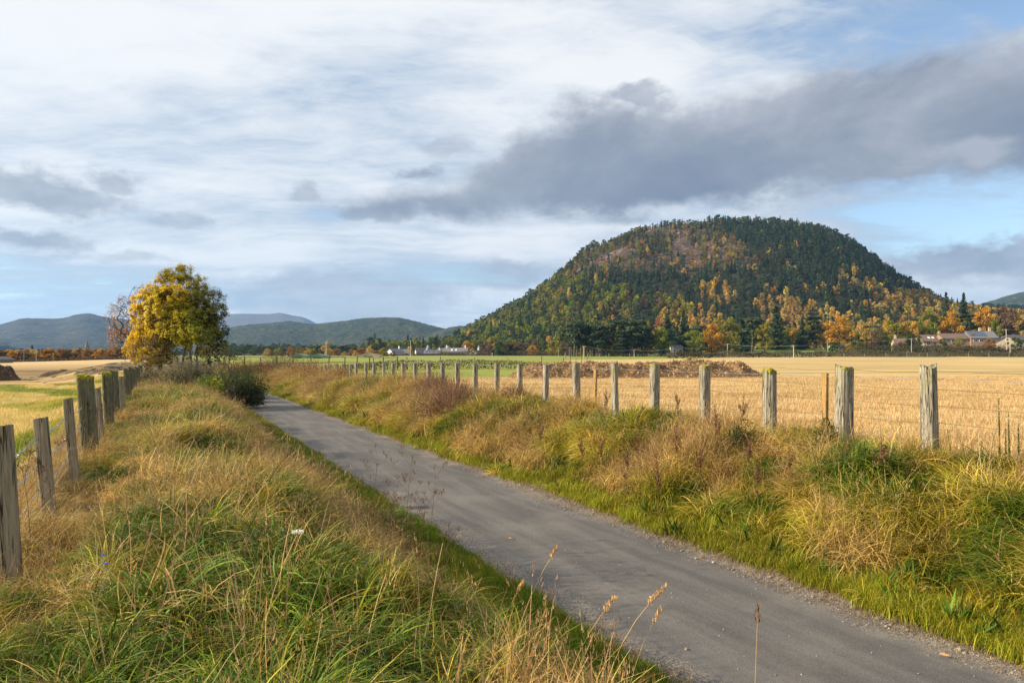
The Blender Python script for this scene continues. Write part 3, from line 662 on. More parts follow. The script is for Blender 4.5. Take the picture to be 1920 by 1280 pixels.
NT = [  # name, px, top, base, depth, kind, palette, width, label
 ('larch_tree', 1217, 598, 669, 316, 'larch', 'olive', 1.3, 'yellow green larch at the right end of the dark pine grove'),
 ('broadleaf_tree', 1240, 612, 669, 305, 'broad', 'green', 1.0, 'rounded green broadleaf tree left of the very dark spruces by the white house'),
 ('spruce_tree', 1252, 588, 668, 330, 'spruce', 'spruce', 1.3, 'very dark tall spruce just left of the white house among the trees'),
 ('spruce_tree', 1282, 582, 668, 345, 'spruce', 'spruce', 1.4, 'very dark tall spruce just right of the white house among the trees'),
 ('broadleaf_tree', 1302, 618, 669, 318, 'wide', 'green', 1.0, 'spreading mid green tree to the right of the white house'),
 ('beech_tree', 1334, 607, 668, 322, 'broad', 'orange', 1.0, 'orange and green beech behind the spreading green tree near the white house'),
 ('broadleaf_tree', 1366, 598, 667, 325, 'wide', 'olive', .9, 'large yellow green tree between the orange beech and the dark spruces'),
 ('spruce_tree', 1392, 592, 663, 345, 'spruce', 'spruce', 1.3, 'dark spruce right behind the large yellow green tree at the meadow corner'),
 ('pine_tree', 1410, 594, 663, 340, 'pine', 'pine', 1.4, 'dark broad pine at the left end of the green meadow'),
 ('broadleaf_tree', 1434, 604, 661, 335, 'broad', 'olive', .9, 'olive green tree standing by itself at the upper edge of the meadow'),
 ('spruce_tree', 1456, 574, 660, 355, 'spruce', 'spruce', 1.4, 'tallest pointed dark spruce at the back of the meadow'),
 ('broadleaf_tree', 1470, 620, 659, 335, 'broad', 'dkgreen', .9, 'small rounded dark green tree below the tallest spruce'),
 ('spruce_tree', 1505, 596, 658, 345, 'spruce', 'spruce', 1.5, 'dark spruce left of centre behind the meadow, beside a dark pine'),
 ('pine_tree', 1525, 592, 657, 350, 'pine', 'pine', 1.5, 'dark pine crowded behind the big orange round tree'),
 ('birch_tree', 1545, 604, 657, 352, 'birch', 'amber', 1.3, 'pale amber birch immediately left of the big orange round tree'),
 ('maple_tree', 1574, 593, 655, 325, 'broad', 'orange', 1.25, 'big round orange gold tree standing out in front of the hill foot'),
 ('birch_tree', 1612, 600, 655, 350, 'birch', 'amber', 1.3, 'amber birch immediately right of the big orange round tree'),
 ('holly_tree', 1608, 626, 658, 318, 'wide', 'dkgreen', .8, 'dark green bushy evergreen at the foot of the right hand amber birch'),
 ('bare_tree', 1642, 618, 662, 312, 'broad', 'brown', .9, 'nearly bare brown tree left of the houses'),
 ('cypress_tree', 1658, 628, 662, 310, 'broad', 'dkgreen', .9, 'dark evergreen next to the nearly bare brown tree'),
 ('birch_tree', 1672, 600, 655, 350, 'broad', 'olive', 1.1, 'yellow olive tree rising behind the leftmost bungalow'),
 ('birch_tree', 1698, 602, 655, 352, 'broad', 'gold', .8, 'bright yellow tree behind the leftmost bungalow chimney'),
 ('maple_tree', 1714, 602, 650, 350, 'broad', 'gold', 1.0, 'bright golden tree above the tiled roof with two skylights'),
 ('willow_tree', 1742, 583, 648, 356, 'wide', 'green', .9, 'tall green tree with pale trunk behind the second bungalow'),
 ('maple_tree', 1782, 584, 645, 352, 'broad', 'orange', 1.0, 'orange tree behind the brown roofed house'),
 ('pine_tree', 1812, 589, 645, 350, 'pine', 'pine', 1.7, 'spreading blue green pine behind the house with solar panels'),
 ('maple_tree', 1850, 577, 645, 356, 'broad', 'orange', 1.0, 'deep orange tree behind the tall chimney'),
 ('broadleaf_tree', 1866, 598, 645, 345, 'broad', 'green', .8, 'bright green tree between the tall chimney and the pale gable house'),
 ('bare_tree', 1888, 574, 645, 352, 'wide', 'brown', .9, 'large thin brown tree behind the pale gable house'),
 ('birch_tree', 1912, 588, 645, 348, 'broad', 'amber', .9, 'amber tree at the right edge behind the long low roof'),
 ('conifer_tree', 1705, 620, 655, 325, 'spruce', 'dkgreen', 2.0, 'dark green conifer between the leftmost bungalow and the skylight roof'),
 ('conifer_tree', 1722, 628, 652, 320, 'broad', 'dkgreen', .9, 'blue green cypress in front of the skylight roof'),
 ('birch_tree', 1824, 624, 648, 318, 'birch', 'olive', 1.2, 'small yellowing birch in front of the house with solar panels'),
 ('rowan_tree', 1690, 640, 660, 312, 'broad', 'russet', 1.1, 'small rusty orange tree in front of the leftmost bungalow'),
 ('garden_tree', 1800, 632, 652, 306, 'wide', 'olive', 1.3, 'low olive garden tree in front of the brown tiled pinkish house'),
 ('garden_tree', 1768, 634, 652, 306, 'broad', 'dkgreen', 1.4, 'dark green garden bush tree at the left end of the brown tiled pinkish house'),
 ('garden_tree', 1856, 634, 654, 302, 'wide', 'russet', 1.3, 'rusty garden tree below the tall chimney'),
 ('garden_tree', 1903, 632, 654, 300, 'wide', 'dkgreen', 1.3, 'dark garden tree in front of the long low building'),
 ('garden_tree', 1562, 640, 662, 316, 'broad', 'dkgreen', 1.6, 'dark shrubby tree in front of the small bungalow under the orange tree'),
 ('garden_tree', 1590, 643, 662, 316, 'broad', 'gold', 1.5, 'small yellow shrubby tree right of the small bungalow'),
 ('spruce_tree', 1775, 548, 620, 470, 'spruce', 'spruce', 1.0, 'tall spruce poking above the skyline at the right foot of the hill'),
 ('spruce_tree', 1808, 549, 620, 475, 'spruce', 'spruce', 1.2, 'second tall spruce on the skyline, right of the first and left of the blue hill'),
 ('beech_tree', 875, 639, 668, 460, 'broad', 'orange', 1.2, 'rounded orange tree behind the white village houses'),
 ('maple_tree', 1000, 647, 669, 400, 'wide', 'orange', .95, 'low round orange tree at the edge of the green field left of the pine grove'),
 ('willow_tree', 1040, 638, 670, 385, 'wide', 'olive', 1.3, 'broad pale olive tree just left of the pine grove'),
 ('birch_tree', 770, 648, 669, 420, 'birch', 'amber', 1.3, 'slim peach coloured birch in front of the village houses'),
 ('birch_tree', 884, 652, 670, 420, 'birch', 'amber', 1.5, 'pinkish bare birch at the right end of the long grey roof'),
 ('birch_tree', 545, 648, 671, 300, 'broad', 'russet', 1.1, 'tan rounded tree in front of the far left dark pines'),
 ('birch_tree', 612, 642, 671, 320, 'broad', 'amber', 1.0, 'tan tree beside the tall mast in the valley'),
 ('birch_tree', 695, 646, 670, 330, 'birch', 'amber', 1.3, 'yellowing birch left of the white village houses'),
 ('pine_tree', 812, 630, 668, 520, 'wide', 'dkgreen', 1.2, 'big dark cedar towering over the village houses'),
 ('beech_tree', 1128, 612, 640, 470, 'broad', 'russet', 1.0, 'small rust red tree above the pine grove'),
]
for i, (nm, px, tp, bs, d, kd, pl, wd, lb) in enumerate(NT): put_tree(nm, px, tp, bs, d, kd, pl, lb, i, wide=wd)
def row(n, x0, x1, t0, t1, base, d0, d1, kinds, name, label, group, w=(1, 1.3), ev=False):
    for i in range(n):
        px = x0 + (x1 - x0) * (i + trr.uniform(-.3, .3)) / max(1, n - 1); kd, pl = trr.choice(kinds)
        put_tree(name, px, trr.uniform(t0, t1), base, trr.uniform(d0, d1), kd, pl, label, i, group, trr.uniform(*w))
row(34, 1068, 1212, 598, 622, 670, 300, 345, [('pine', 'pine')] * 5 + [('larch', 'olive')], 'pine_tree', 'tall dark pine in the dense grove behind the straw heap', 'pines of the dark grove', (1.1, 1.5))
row(9, 1240, 1290, 594, 618, 668, 350, 380, [('spruce', 'spruce')], 'spruce_tree', 'dark spruce packed behind the white house among the trees', 'spruces behind the white house', (1.2, 1.6))
row(20, 1290, 1480, 604, 622, None, 362, 395, [('pine', 'pine'), ('spruce', 'spruce'), ('broad', 'olive')], 'conifer_tree', 'dark tree of the closed row at the back of the meadow', 'dark trees behind the meadow', (1.3, 1.7))
row(26, 1490, 1700, 600, 622, None, 360, 392, [('broad', 'amber'), ('broad', 'olive'), ('pine', 'pine'), ('birch', 'gold')], 'birch_tree', 'mixed autumn tree of the row along the hill foot left of the houses', 'autumn trees left of the houses', (1.1, 1.4))
row(26, 1690, 1960, 590, 612, 645, 362, 392, [('broad', 'amber'), ('broad', 'olive'), ('pine', 'pine'), ('broad', 'brown'), ('spruce', 'dkgreen')], 'garden_tree', 'mixed autumn tree of the belt close behind the houses', 'autumn trees behind the houses', (1.1, 1.4))
row(30, 905, 1075, 634, 652, 669, 390, 440, [('broad', 'olive'), ('birch', 'amber'), ('broad', 'brown'), ('broad', 'dkgreen')], 'birch_tree', 'small olive or brown tree along the far edge of the green field', 'small trees along the green field', (1.0, 1.5))
row(34, 430, 735, 645, 653, 669, 400, 470, [('pine', 'pine')] * 3 + [('broad', 'dkgreen')], 'pine_tree', 'dark pine of the long far row between the lone trees and the village', 'dark pines in the far row', (1.4, 1.9))
row(22, 500, 735, 651, 660, 670, 330, 380, [('broad', 'russet'), ('broad', 'amber'), ('broad', 'olive'), ('broad', 'brown')], 'autumn_tree', 'low russet or tan tree in front of the far row of pines', 'low autumn trees before the pines', (1.2, 1.8))
row(16, 735, 930, 648, 656, 668, 450, 500, [('pine', 'pine'), ('broad', 'olive'), ('broad', 'dkgreen'), ('broad', 'brown')], 'village_tree', 'dark garden tree close behind the village houses', 'garden trees behind the village', (1.2, 1.7))
row(90, -60, 285, 652, 659, 684, 172, 186, [('broad', 'russet'), ('broad', 'russet'), ('broad', 'orange'), ('broad', 'brown'), ('broad', 'amber'), ('broad', 'brown')], 'young_tree', 'young russet or amber tree in the dense row beyond the left field', 'young autumn trees beyond the left field', (1.0, 1.6))
put_tree('conifer_tree', 60, 647, 682, 260, 'spruce', 'spruce', 'small dark fir rising above the russet tree row, left of the church spire', 1, None, 1.6)
put_tree('conifer_tree', 218, 650, 682, 250, 'broad', 'spruce', 'dark round tree top above the russet row, right of the church spire', 1, None, 1.2)

# ------------------------------------------------------------------ larger trees with real branching
def attractor_tree(seed, env, n_attr, base_pts, z_fork=.9, leafs=9, leaf=.085, spread=.16, tip_r=.006, pipe=2.3, rmax=.2, leafprob=1.0, up=.25, twig=True):
    """env: list of ellipsoids (cx,cy,cz,rx,ry,rz); base_pts: stem feet. Returns branch MB and leaf centres"""
    r = np.random.default_rng(seed); P_ = []
    vol = np.array([e[3] * e[4] * e[5] for e in env]); vol = vol / vol.sum()
    for e, w in zip(env, vol):
        k = max(4, int(n_attr * w)); d = r.normal(0, 1, (k, 3)); d /= np.linalg.norm(d, axis=1, keepdims=True)
        q = r.uniform(.25, 1, (k, 1)) ** .45; P_.append(np.array(e[:3]) + d * q * np.array(e[3:6]))
    P_ = np.vstack(P_)
    nodes = []; par = []; 
    for b in base_pts:
        b = np.array(b, float); nodes.append(b - (0, 0, .3)); par.append(-1)
        c0 = P_.mean(0); tgt = b * .55 + c0 * .45; H = z_fork
        for k in range(1, 5):
            f = k / 4; p = b + (np.array([tgt[0], tgt[1], 0]) - np.array([b[0], b[1], 0])) * .35 * f ** 1.3 + np.array([r.normal(0, .05), r.normal(0, .05), H * f]); nodes.append(p); par.append(len(nodes) - 2)
    foot = np.mean([np.array(b, float) for b in base_pts], 0)
    order = np.argsort(np.linalg.norm(P_ - foot - np.array([0, 0, z_fork]), axis=1))
    tips = []
    for j in order:
        p = P_[j]; A = np.array(nodes); dd = np.linalg.norm(A - p, axis=1) + np.where(A[:, 2] > p[2] + .05, 1.2, 0) - 0.02 * A[:, 2]
        k = int(np.argmin(dd)); a = A[k]; L = np.linalg.norm(p - a); m_ = max(1, int(L / .35)); last = k
        for q in range(1, m_ + 1):
            f = q / m_; pt = a + (p - a) * f + r.normal(0, .03, 3) * L ** .5 + np.array([0, 0, -up * L * .3 * math.sin(math.pi * f)]) * 1
            nodes.append(pt); par.append(last); last = len(nodes) - 1
        tips.append(last)
    n = len(nodes); wgt = np.zeros(n)
    for t in tips: wgt[t] += 1
    for i in range(n - 1, -1, -1):
        if par[i] >= 0 and par[i] < i: wgt[par[i]] += wgt[i]
    rad = np.minimum(rmax, tip_r * np.maximum(wgt, 1) ** (1 / pipe))
    T = MB()
    for i in range(n):
        if par[i] < 0: continue
        T.tube([nodes[par[i]], nodes[i]], [rad[par[i]] if rad[par[i]] < rad[i] * 2.2 else rad[i] * 1.3, rad[i]], 6 if rad[i] > .03 else 3, cap=False)
    A = np.array(nodes)
    out = []
    thin = [i for i in range(n) if wgt[i] <= 3 and par[i] >= 0]
    for i in thin:
        if twig:
            for k in range(3):
                d = A[i] - A[par[i]]; d = d / (np.linalg.norm(d) + 1e-6) + r.normal(0, .7, 3); d[2] += .2; d *= r.uniform(.12, .34) / np.linalg.norm(d); T.tube([A[i], A[i] + d], [tip_r * .8, tip_r * .3], 3, cap=False)
                if r.random() < leafprob:
                    m_ = max(1, int(leafs / 3)); out.append(A[i] + d * r.uniform(.2, 1.1, (m_, 1)) + r.normal(0, spread * .5, (m_, 3)))
        elif r.random() < leafprob: out.append(A[i] + r.normal(0, spread, (leafs, 3)))
    C = np.vstack(out) if out else np.zeros((0, 3))
    return T, C
def big_tree(name, label, foot, env, n_attr, bases, pal, seed, mixfn=None, **k):
    lf = k.get('leaf', .085)
    T, C = attractor_tree(seed, env, n_attr, bases, **k)
    e = empty(name, foot, label, 'tree'); T.build('trunk', M_barkg if k.get('tip_r', 0) < .0055 else M_bark2, e)
    print(name, len(C), len(T.f))
    if len(C):
        r = np.random.default_rng(seed + 1); V, Fc = quads(C, C - np.array(env[0][:3]) * (1, 1, .6), lf, .75, r, .8)
        c = pal(C, r); c = np.repeat(c * r.uniform(.75, 1.25, (len(C), 1)), 4, 0); mesh('crown', V, Fc, M_leaf, e, col=c)
    return e
M_bark2 = plain('grey_brown_bark', (.085, .068, .05), .9, .5, 9, .6)
M_barkg = plain('twig_bark', (.20, .15, .12), .9, .4, 9, .3)
def pmix(cols, sc=.5, seed=0, bias=None):
    cols = np.array(cols)
    def f(C, r):
        n = fbm(C[:, 0] * sc + 3 * seed, C[:, 2] * sc + C[:, 1] * sc, 3, seed) * 1.0
        if bias is not None: n = n + bias(C)
        t = np.clip((n - .3) / .4, 0, .999) * (len(cols) - 1); t = np.clip(t + r.normal(0, .22, len(t)), 0, len(cols) - 1.001); i = t.astype(int); q = (t - i)[:, None]
        return cols[i] * (1 - q) + cols[i + 1] * q
    return f
GOLD = [(.30, .28, .015), (.46, .37, .014), (.62, .46, .014), (.70, .49, .014)]
GG = [(.13, .14, .014), (.24, .24, .014), (.38, .34, .014), (.50, .38, .014)]
def at(px, d, z=None):
    x = (px - 960) / F * d; return (x, d, float(gh(x, d)) if z is None else z)
D0 = 48.0; K = D0 / F
fx, fy, fz = at(318, D0)
def E(px, py, rx, ry, dy=0.0, rd=None):   # ellipsoid centre and radii measured in the photograph at the tree's distance, relative to the foot
    return ((px - 318) * K, dy, EYE + (HOR - py) * K - fz, rx * K, (rd or rx) * K, ry * K)
big_tree('larch_tree', 'tall golden yellow tree, left and highest of the clump beside the path', (fx, fy, fz),
         [E(338, 545, 48, 45), E(300, 585, 46, 50, -.3), E(290, 640, 38, 34, -.6), E(350, 590, 45, 45, .3), E(342, 512, 17, 16), E(275, 655, 26, 28, -.8), E(300, 668, 38, 20, -.9), E(318, 590, 40, 50, -.8)], 2000,
         [(-.6, 0, 0), (-.2, .3, 0), (.2, -.1, 0), (.6, .2, 0)], pmix(GOLD, .5, 1, lambda C: .06 - .045 * C[:, 0]), 41, leafs=66, leaf=.115, z_fork=1.5, rmax=.09)
big_tree('willow_tree', 'yellow green tree with many slim bare stems, right half of the clump beside the path', (fx + 2.0, fy - .9, fz),
         [(-.1, 0, 3.9, 1.8, 1.4, 1.3), (.4, -.3, 3.1, 1.7, 1.4, .9), (-.9, -.2, 2.9, 1.2, 1.1, .8), (1.0, .3, 5.0, 1.2, 1.2, 1.4)], 900,
         [(-.7, 0, 0), (-.4, .2, 0), (-.1, -.1, 0), (.1, .25, 0), (.35, 0, 0), (.6, .1, 0), (.85, -.1, 0)], pmix(GG, .6, 3, lambda C: .06 - .07 * C[:, 0] - .06 * (C[:, 2] - 4.0)), 42, leafs=45, leaf=.12, z_fork=2.0, rmax=.085)
big_tree('ash_tree', 'half bare tree with scattered russet leaves reaching out at the left of the clump', (fx - .9, fy + 1.2, fz),
         [E(250, 600, 42, 50), E(235, 640, 30, 30), E(275, 560, 28, 32)], 800, [(.2, 0, 0), (-.1, .2, 0)],
         pmix([(.30, .12, .05), (.42, .18, .05), (.50, .26, .07)], .8, 5), 43, leafs=11, leaf=.11, leafprob=.5, tip_r=.0075, rmax=.11, z_fork=.9)
big_tree('hawthorn_tree', 'dark green bushy tree at the right edge of the clump, behind the small forked tree', (fx + 3.3, fy + .6, fz),
         [(-.3, 0, 2.9, .9, 1.0, 1.3), (-.4, 0, 4.6, .8, .8, 1.0), (-.4, 0, 1.9, .8, .9, .9)], 200, [(0, 0, 0), (.25, 0, 0)],
         pmix([(.03, .045, .012), (.06, .075, .016), (.12, .12, .02)], .8, 6), 44, leafs=54, leaf=.12, z_fork=1.0)
q4 = at(417, 41.0)
big_tree('elder_tree', 'small forked tree with thin green top, standing alone right of the clump', (q4[0] + .05, q4[1], q4[2]),
         [(-.35, 0, 2.3, .85, .7, .62), (.45, 0, 1.75, .65, .6, .5), (.1, 0, 1.9, .6, .6, .5)], 110, [(0, 0, 0)],
         pmix([(.05, .065, .014), (.10, .11, .016), (.18, .15, .018)], .8, 7, lambda C: .0), 45, leafs=24, leaf=.085, leafprob=.62, tip_r=.0058, z_fork=.6, rmax=.10)
big_tree('sallow_bush', 'grey leafless bush in front of the golden tree, at the foot of the clump', (fx - .6, fy - 2.0, fz),
         [(0, 0, 1.7, 1.5, 1.2, 1.4), (-.5, 0, 1.2, 1.2, 1, .9), (.5, 0, 2.2, .9, .8, .9)], 300, [(-.5, 0, 0), (-.1, .1, 0), (.3, 0, 0), (.6, .1, 0)],
         pmix([(.17, .12, .05), (.22, .15, .06), (.12, .11, .03)], .8, 8), 46, leafs=9, leaf=.07, leafprob=.45, tip_r=.0052, z_fork=.3, rmax=.05)

# ------------------------------------------------------------------ bushes and shrubs
def bush(name, label, cat, loc, rx, ry, rz_, pal, n, leaf, seed, twigs=160, flat=.0, group=None, stemmat=None, lp=1.0, lumps=14, cy=None):
    r = np.random.default_rng(seed); e = empty(name, loc, label, cat, group)
    T = MB()
    for i in range(twigs):
        d = r.normal(0, 1, 3); d[2] = abs(d[2]) + .15; d /= np.linalg.norm(d); p1 = d * np.array([rx, ry, rz_]) * r.uniform(.7, 1.12); b = np.array([d[0] * rx * .25, d[1] * ry * .25, -.15]); m_ = (b + p1) / 2 + np.array([0, 0, .12 * rz_]) + r.normal(0, .03, 3)
        T.tube([b, m_, p1], [.010, .006, .003], 3, cap=False)
    T.build('stems', stemmat or M_bark2, e)
    Cs = []
    for i in range(lumps):
        d = r.normal(0, 1, 3); d[2] = abs(d[2]); d /= np.linalg.norm(d); c = d * np.array([rx, ry, rz_]) * r.uniform(.35, .85); k = int(n / lumps)
        g_ = r.normal(0, 1, (k, 3)); g_ /= np.linalg.norm(g_, axis=1, keepdims=True); s0 = min(rx, ry, rz_) * r.uniform(.28, .5); Cs.append(c + g_ * s0 * r.uniform(.5, 1.15, (k, 1)))
    C = np.vstack(Cs); C = C[C[:, 2] > -.15]; C = C[r.random(len(C)) < lp]
    V, Fc = quads(C, C * 1.0, leaf, .7, r, .9); c = pal(C, r); c = np.repeat(c * r.uniform(.65, 1.35, (len(C), 1)), 4, 0)
    mesh('foliage', V, Fc, M_leaf, e, col=c); return e
def guv(u, v, dz=0.0):
    x, y = uv2xy(u + bend(v), v); return (float(x), float(y), float(gh(x, y)) + dz)
DKG = [(.03, .05, .012), (.055, .08, .018), (.10, .125, .025)]
b0 = at(452, 27.0)
bush('bramble_bush', 'large dark green bramble bush hiding the far bend of the path', 'bush', (b0[0] - .15, b0[1], .25), 1.45, 1.6, 1.30, pmix(DKG, 1.5, 1), 9000, .060, 101, 260)
b1 = at(405, 26.0)
bush('elder_bush', 'bright green leafy bush on the top of the verge, left of the dark bramble bush', 'bush', (b1[0], b1[1], .85), .75, .8, .82, pmix([(.10, .15, .015), (.20, .24, .02), (.32, .34, .03)], 2, 2), 2600, .055, 102, 120)
for i, (px, d, z, a, b_, h_, pl, lb) in enumerate([
    (330, 27, .7, 1.3, 1.3, .95, [(.10, .10, .045), (.15, .14, .07), (.22, .18, .09)], 'grey green shrub on the verge crest in front of the tree clump'),
    (368, 30, .7, 1.4, 1.5, 1.15, [(.05, .065, .02), (.10, .11, .04), (.16, .14, .07)], 'olive shrub between the grey green shrub and the bramble bush'),
    (292, 31, .7, 1.2, 1.3, .95, [(.14, .12, .06), (.20, .16, .08), (.26, .2, .1)], 'brownish grey shrub beside the last posts of the left fence'),
    (408, 33, .7, 1.6, 1.8, 1.15, [(.20, .12, .06), (.24, .16, .08), (.12, .11, .04)], 'russet brown thicket behind the bramble bush'),
    (350, 38, .7, 2.2, 1.8, 1.05, [(.20, .14, .08), (.26, .19, .1), (.14, .12, .06)], 'tan undergrowth round the stems of the tree clump')]):
    p = at(px, d); bush('shrub', lb, 'shrub', (p[0], p[1], z), a, b_, h_, pmix(pl, 1.5, i), 3600, .062, 110 + i, 260)
RUS = [(.16, .085, .045), (.24, .13, .06), (.12, .10, .03)]
bush('broom_bush', 'green broom bush on the right hand bank below the fence', 'bush', guv(7.2, 25.5, -.1), .75, 1.0, .85, pmix([(.05, .09, .012), (.11, .15, .02), (.2, .22, .03)], 2, 4), 2400, .045, 120, 420, stemmat=plain('green_twigs', (.11, .15, .03), .8))
for i, (u, v, a, b_, h_, lb) in enumerate([(7.0, 17.0, 1.05, 1.9, 1.12, 'large reddish brown leafless thicket on the right bank, in the middle of the fence'),
                                           (7.8, 20.4, .8, 1.5, .92, 'reddish brown twiggy bush under the fence, just beyond the large thicket'),
                                           (8.0, 15.3, .5, .9, .62, 'brown weedy bush at the fence foot, nearer than the large thicket')]):
    bush('briar_bush', lb, 'bush', guv(u, v, -.1), a, b_, h_, pmix(RUS, 2, 5 + i), 2600, .036, 130 + i, 620, stemmat=plain('red_twigs', (.20, .11, .075), .8), lp=.55)
for i, (u, v, a, h_) in enumerate([(8.0, 34, 1.1, .95), (7.7, 38, 1.3, 1.1), (8.2, 43, 1.5, 1.3), (7.4, 47, 1.8, 1.5), (8.6, 52, 2.0, 1.7), (6.8, 53, 1.8, 1.5)]):
    bush('briar_bush', 'rusty red thicket where the right hand fence runs out, beyond the bend', 'bush', guv(u, v, -.2), a, a * 1.2, h_, pmix([(.20, .085, .035), (.30, .13, .05), (.2, .14, .05)], 1.5, 8 + i), 2200, .06, 140 + i, 240, group='rusty thickets beyond the bend', lp=.8)
bush('gorse_bush', 'small dark green bush at the right hand fence foot, left of the broken topped post', 'bush', (px2(1395, 0, 9.6)[0], 9.75, .84), .30, .30, .40, pmix([(.05, .07, .012), (.10, .12, .02)], 3, 2), 1300, .03, 150, 60)
bush('nettle_clump', 'leafy green weeds climbing the right hand side of the orange stake', 'plant', (px2(1556, 0, 9.2)[0], 9.3, .86), .20, .2, .52, pmix([(.08, .08, .02), (.16, .13, .03)], 3, 2), 600, .032, 151, 40)

# ------------------------------------------------------------------ fences
def post_mesh(w, h, seed, rnd=.5, slant=.0, rough=1.0, t=None, brk=False):
    """weathered post: rounded square section with splits; foot 0.45 m in the ground"""
    r = np.random.default_rng(seed); n = 28; L = 15; V = []
    sh = r.normal(0, 1, n); sh = (sh + np.roll(sh, 1)) / 2; gro = np.where(r.random(n) < .22, r.uniform(.08, .26, n), 0) * rough * (rough > .4)
    dp = t or w
    for j in range(L + 1):
        z = -.45 + (h + .45) * j / L
        for k in range(n):
            a = 2 * math.pi * k / n + .02; c, s_ = math.cos(a), math.sin(a); p = 2 + 6 * (1 - rnd)
            q = (abs(c) ** p + abs(s_) ** p) ** (-1 / p)
            g_ = 1 - gro[k] * (.4 + .6 * vn(j * .7, k * 3.1, seed)) + .025 * rough * sh[k] + .03 * rough * (vn(j * .8, k * .6, seed + 3) - .5)
            f = 1 + .05 * rough * (1 - j / L)
            zz = z
            if j == L: zz = h + slant * c * w + .018 * rough * r.normal() - gro[k] * .08 * w
            zz += (-.10 * w * rough * vn(k * .45, 3, seed) - (.3 * w * (vn(k * .5, 1, seed) > .55) if brk else 0)) if j == L else 0; V.append((c * q * w / 2 * g_ * f, s_ * q * dp / 2 * g_ * f, zz))
    Fc = [(j * n + k, j * n + (k + 1) % n, (j + 1) * n + (k + 1) % n, (j + 1) * n + k) for j in range(L) for k in range(n)]
    V.append((0, 0, h - .012)); c0 = len(V) - 1
    Fc += [(L * n + k, L * n + (k + 1) % n, c0) for k in range(n)]
    return V, Fc
def moss_cap(w, h, seed, slant=0.0, dp=None, thick=.018):
    r = np.random.default_rng(seed); n = 26; V = []; Fc = []; dp = dp or w
    rings = [(1.02, -.022), (1.05, -.006), (1.0, .008), (.7, .013), (.35, .015)]
    for (q, z) in rings:
        for k in range(n):
            a = 2 * math.pi * k / n; c, s_ = math.cos(a), math.sin(a); m_ = (abs(c) ** 5 + abs(s_) ** 5) ** (-.2)
            lo = -.07 * r.random() ** 3 if z < -.02 else 0
            V.append((c * m_ * w / 2 * q * (1 + .04 * r.normal()), s_ * m_ * dp / 2 * q * (1 + .04 * r.normal()), h + slant * c * w * q + z + lo + .005 * r.normal()))
    m_ = len(rings); V.append((0, 0, h + .016))
    for j in range(m_ - 1):
        for k in range(n): Fc.append((j * n + k, j * n + (k + 1) % n, (j + 1) * n + (k + 1) % n, (j + 1) * n + k))
    Fc += [((m_ - 1) * n + k, (m_ - 1) * n + (k + 1) % n, m_ * n) for k in range(n)]
    return V, Fc
ROT = math.atan2(SA, CA)
UR = 8.2
fence_r = empty('post_and_wire_fence', guv(UR, 9), 'old fence of thick weathered grey posts and wires right of the path', 'fence')
fo = Vector(fence_r.location)
right = [(1742, 686, 30, 1), (1580, 688, 32, 1), (1441, 692, 28, 1), (1321, 684, 21, 1), (1226, 682, 20, 1), (1154, 679, 12, 1), (1081, 680, 14, 1), (1022, 682, 11, 0), (975, 682, 10, 0), (932, 681, 10, 0), (891, 681, 9.5, 0), (858, 680, 9, 0),
         (831, 680, 9, 0), (804, 680, 8.5, 0), (780, 680, 8, 0), (757, 680, 8, 0), (736, 681, 7.5, 0), (720, 679, 6, 0), (702, 680, 7, 0), (687, 681, 6.5, 0), (668, 681, 6, 0), (657, 682, 6, 0), (643, 682, 5, 0), (633, 682, 5, 0), (620, 683, 5, 0), (610, 683, 4.6, 0), (588, 684, 4.4, 0), (571, 684, 4.4, 0)]
DR = []
for i, (px, py, w, moss) in enumerate(right):
    t = (px - 960) / F; d = UR / (CA * t + SA); x = t * d; DR.append((px, d)); gz = float(gh(x, d)); h_ = EYE + (HOR - py) / F * d - gz
    w_ = w / F * d / (1.24 if w > 15 else 1.1); sl = [.06, -.03, -.22, .05, .02, .0, -.05][i % 7]
    V, Fc = post_mesh(w_, h_, 200 + i, [.42, .3, .75, .5, .6][i % 5], sl, 1.0, brk=i == 2)
    p = mesh('post', V, Fc, M_post, fence_r); p.location = Vector((x, d, gz)) - fo; p.rotation_euler = (trr.uniform(-.03, .03), trr.uniform(-.035, .035), ROT + trr.uniform(-.2, .2))
    if moss and i not in (0, 5):
        V, Fc = moss_cap(w_ * .94, h_ - .012, 300 + i, sl); m_ = mesh('moss_cap', V, Fc, M_moss, p, smooth=False)
        if i < 3: p['label'] = ['nearest tall thick grey post standing rightmost of the fence', 'thick split grey post with two dark cracks', 'short broken topped post thick with moss'][i]
for px, py, w in ((1545, 700, 13), (1115, 692, 7), (748, 0, 0)):
    if not w: continue
    t = (px - 960) / F; d = (UR + .12) / (CA * t + SA); x = t * d; gz = float(gh(x, d)); h_ = EYE + (HOR - py) / F * d - gz; w_ = w / F * d
    V, Fc = post_mesh(w_ * .8, h_, 400 + px, .12, 0, .3); p = mesh('stake', V, Fc, M_newwood, fence_r); p.location = Vector((x, d, gz)) - fo; p.rotation_euler = (0, .03, ROT + .3)
def sagwire(mb, pts, r_, seg=6, sag=.015):
    out = []
    for a, b in zip(pts[:-1], pts[1:]):
        a = Vector(a); b = Vector(b)
        for k in range(seg): f = k / seg; q = a.lerp(b, f); q.z -= sag * math.sin(math.pi * f) * 4 * .5; out.append(q)
    out.append(Vector(pts[-1])); mb.tube(out, r_, 4)
    return out
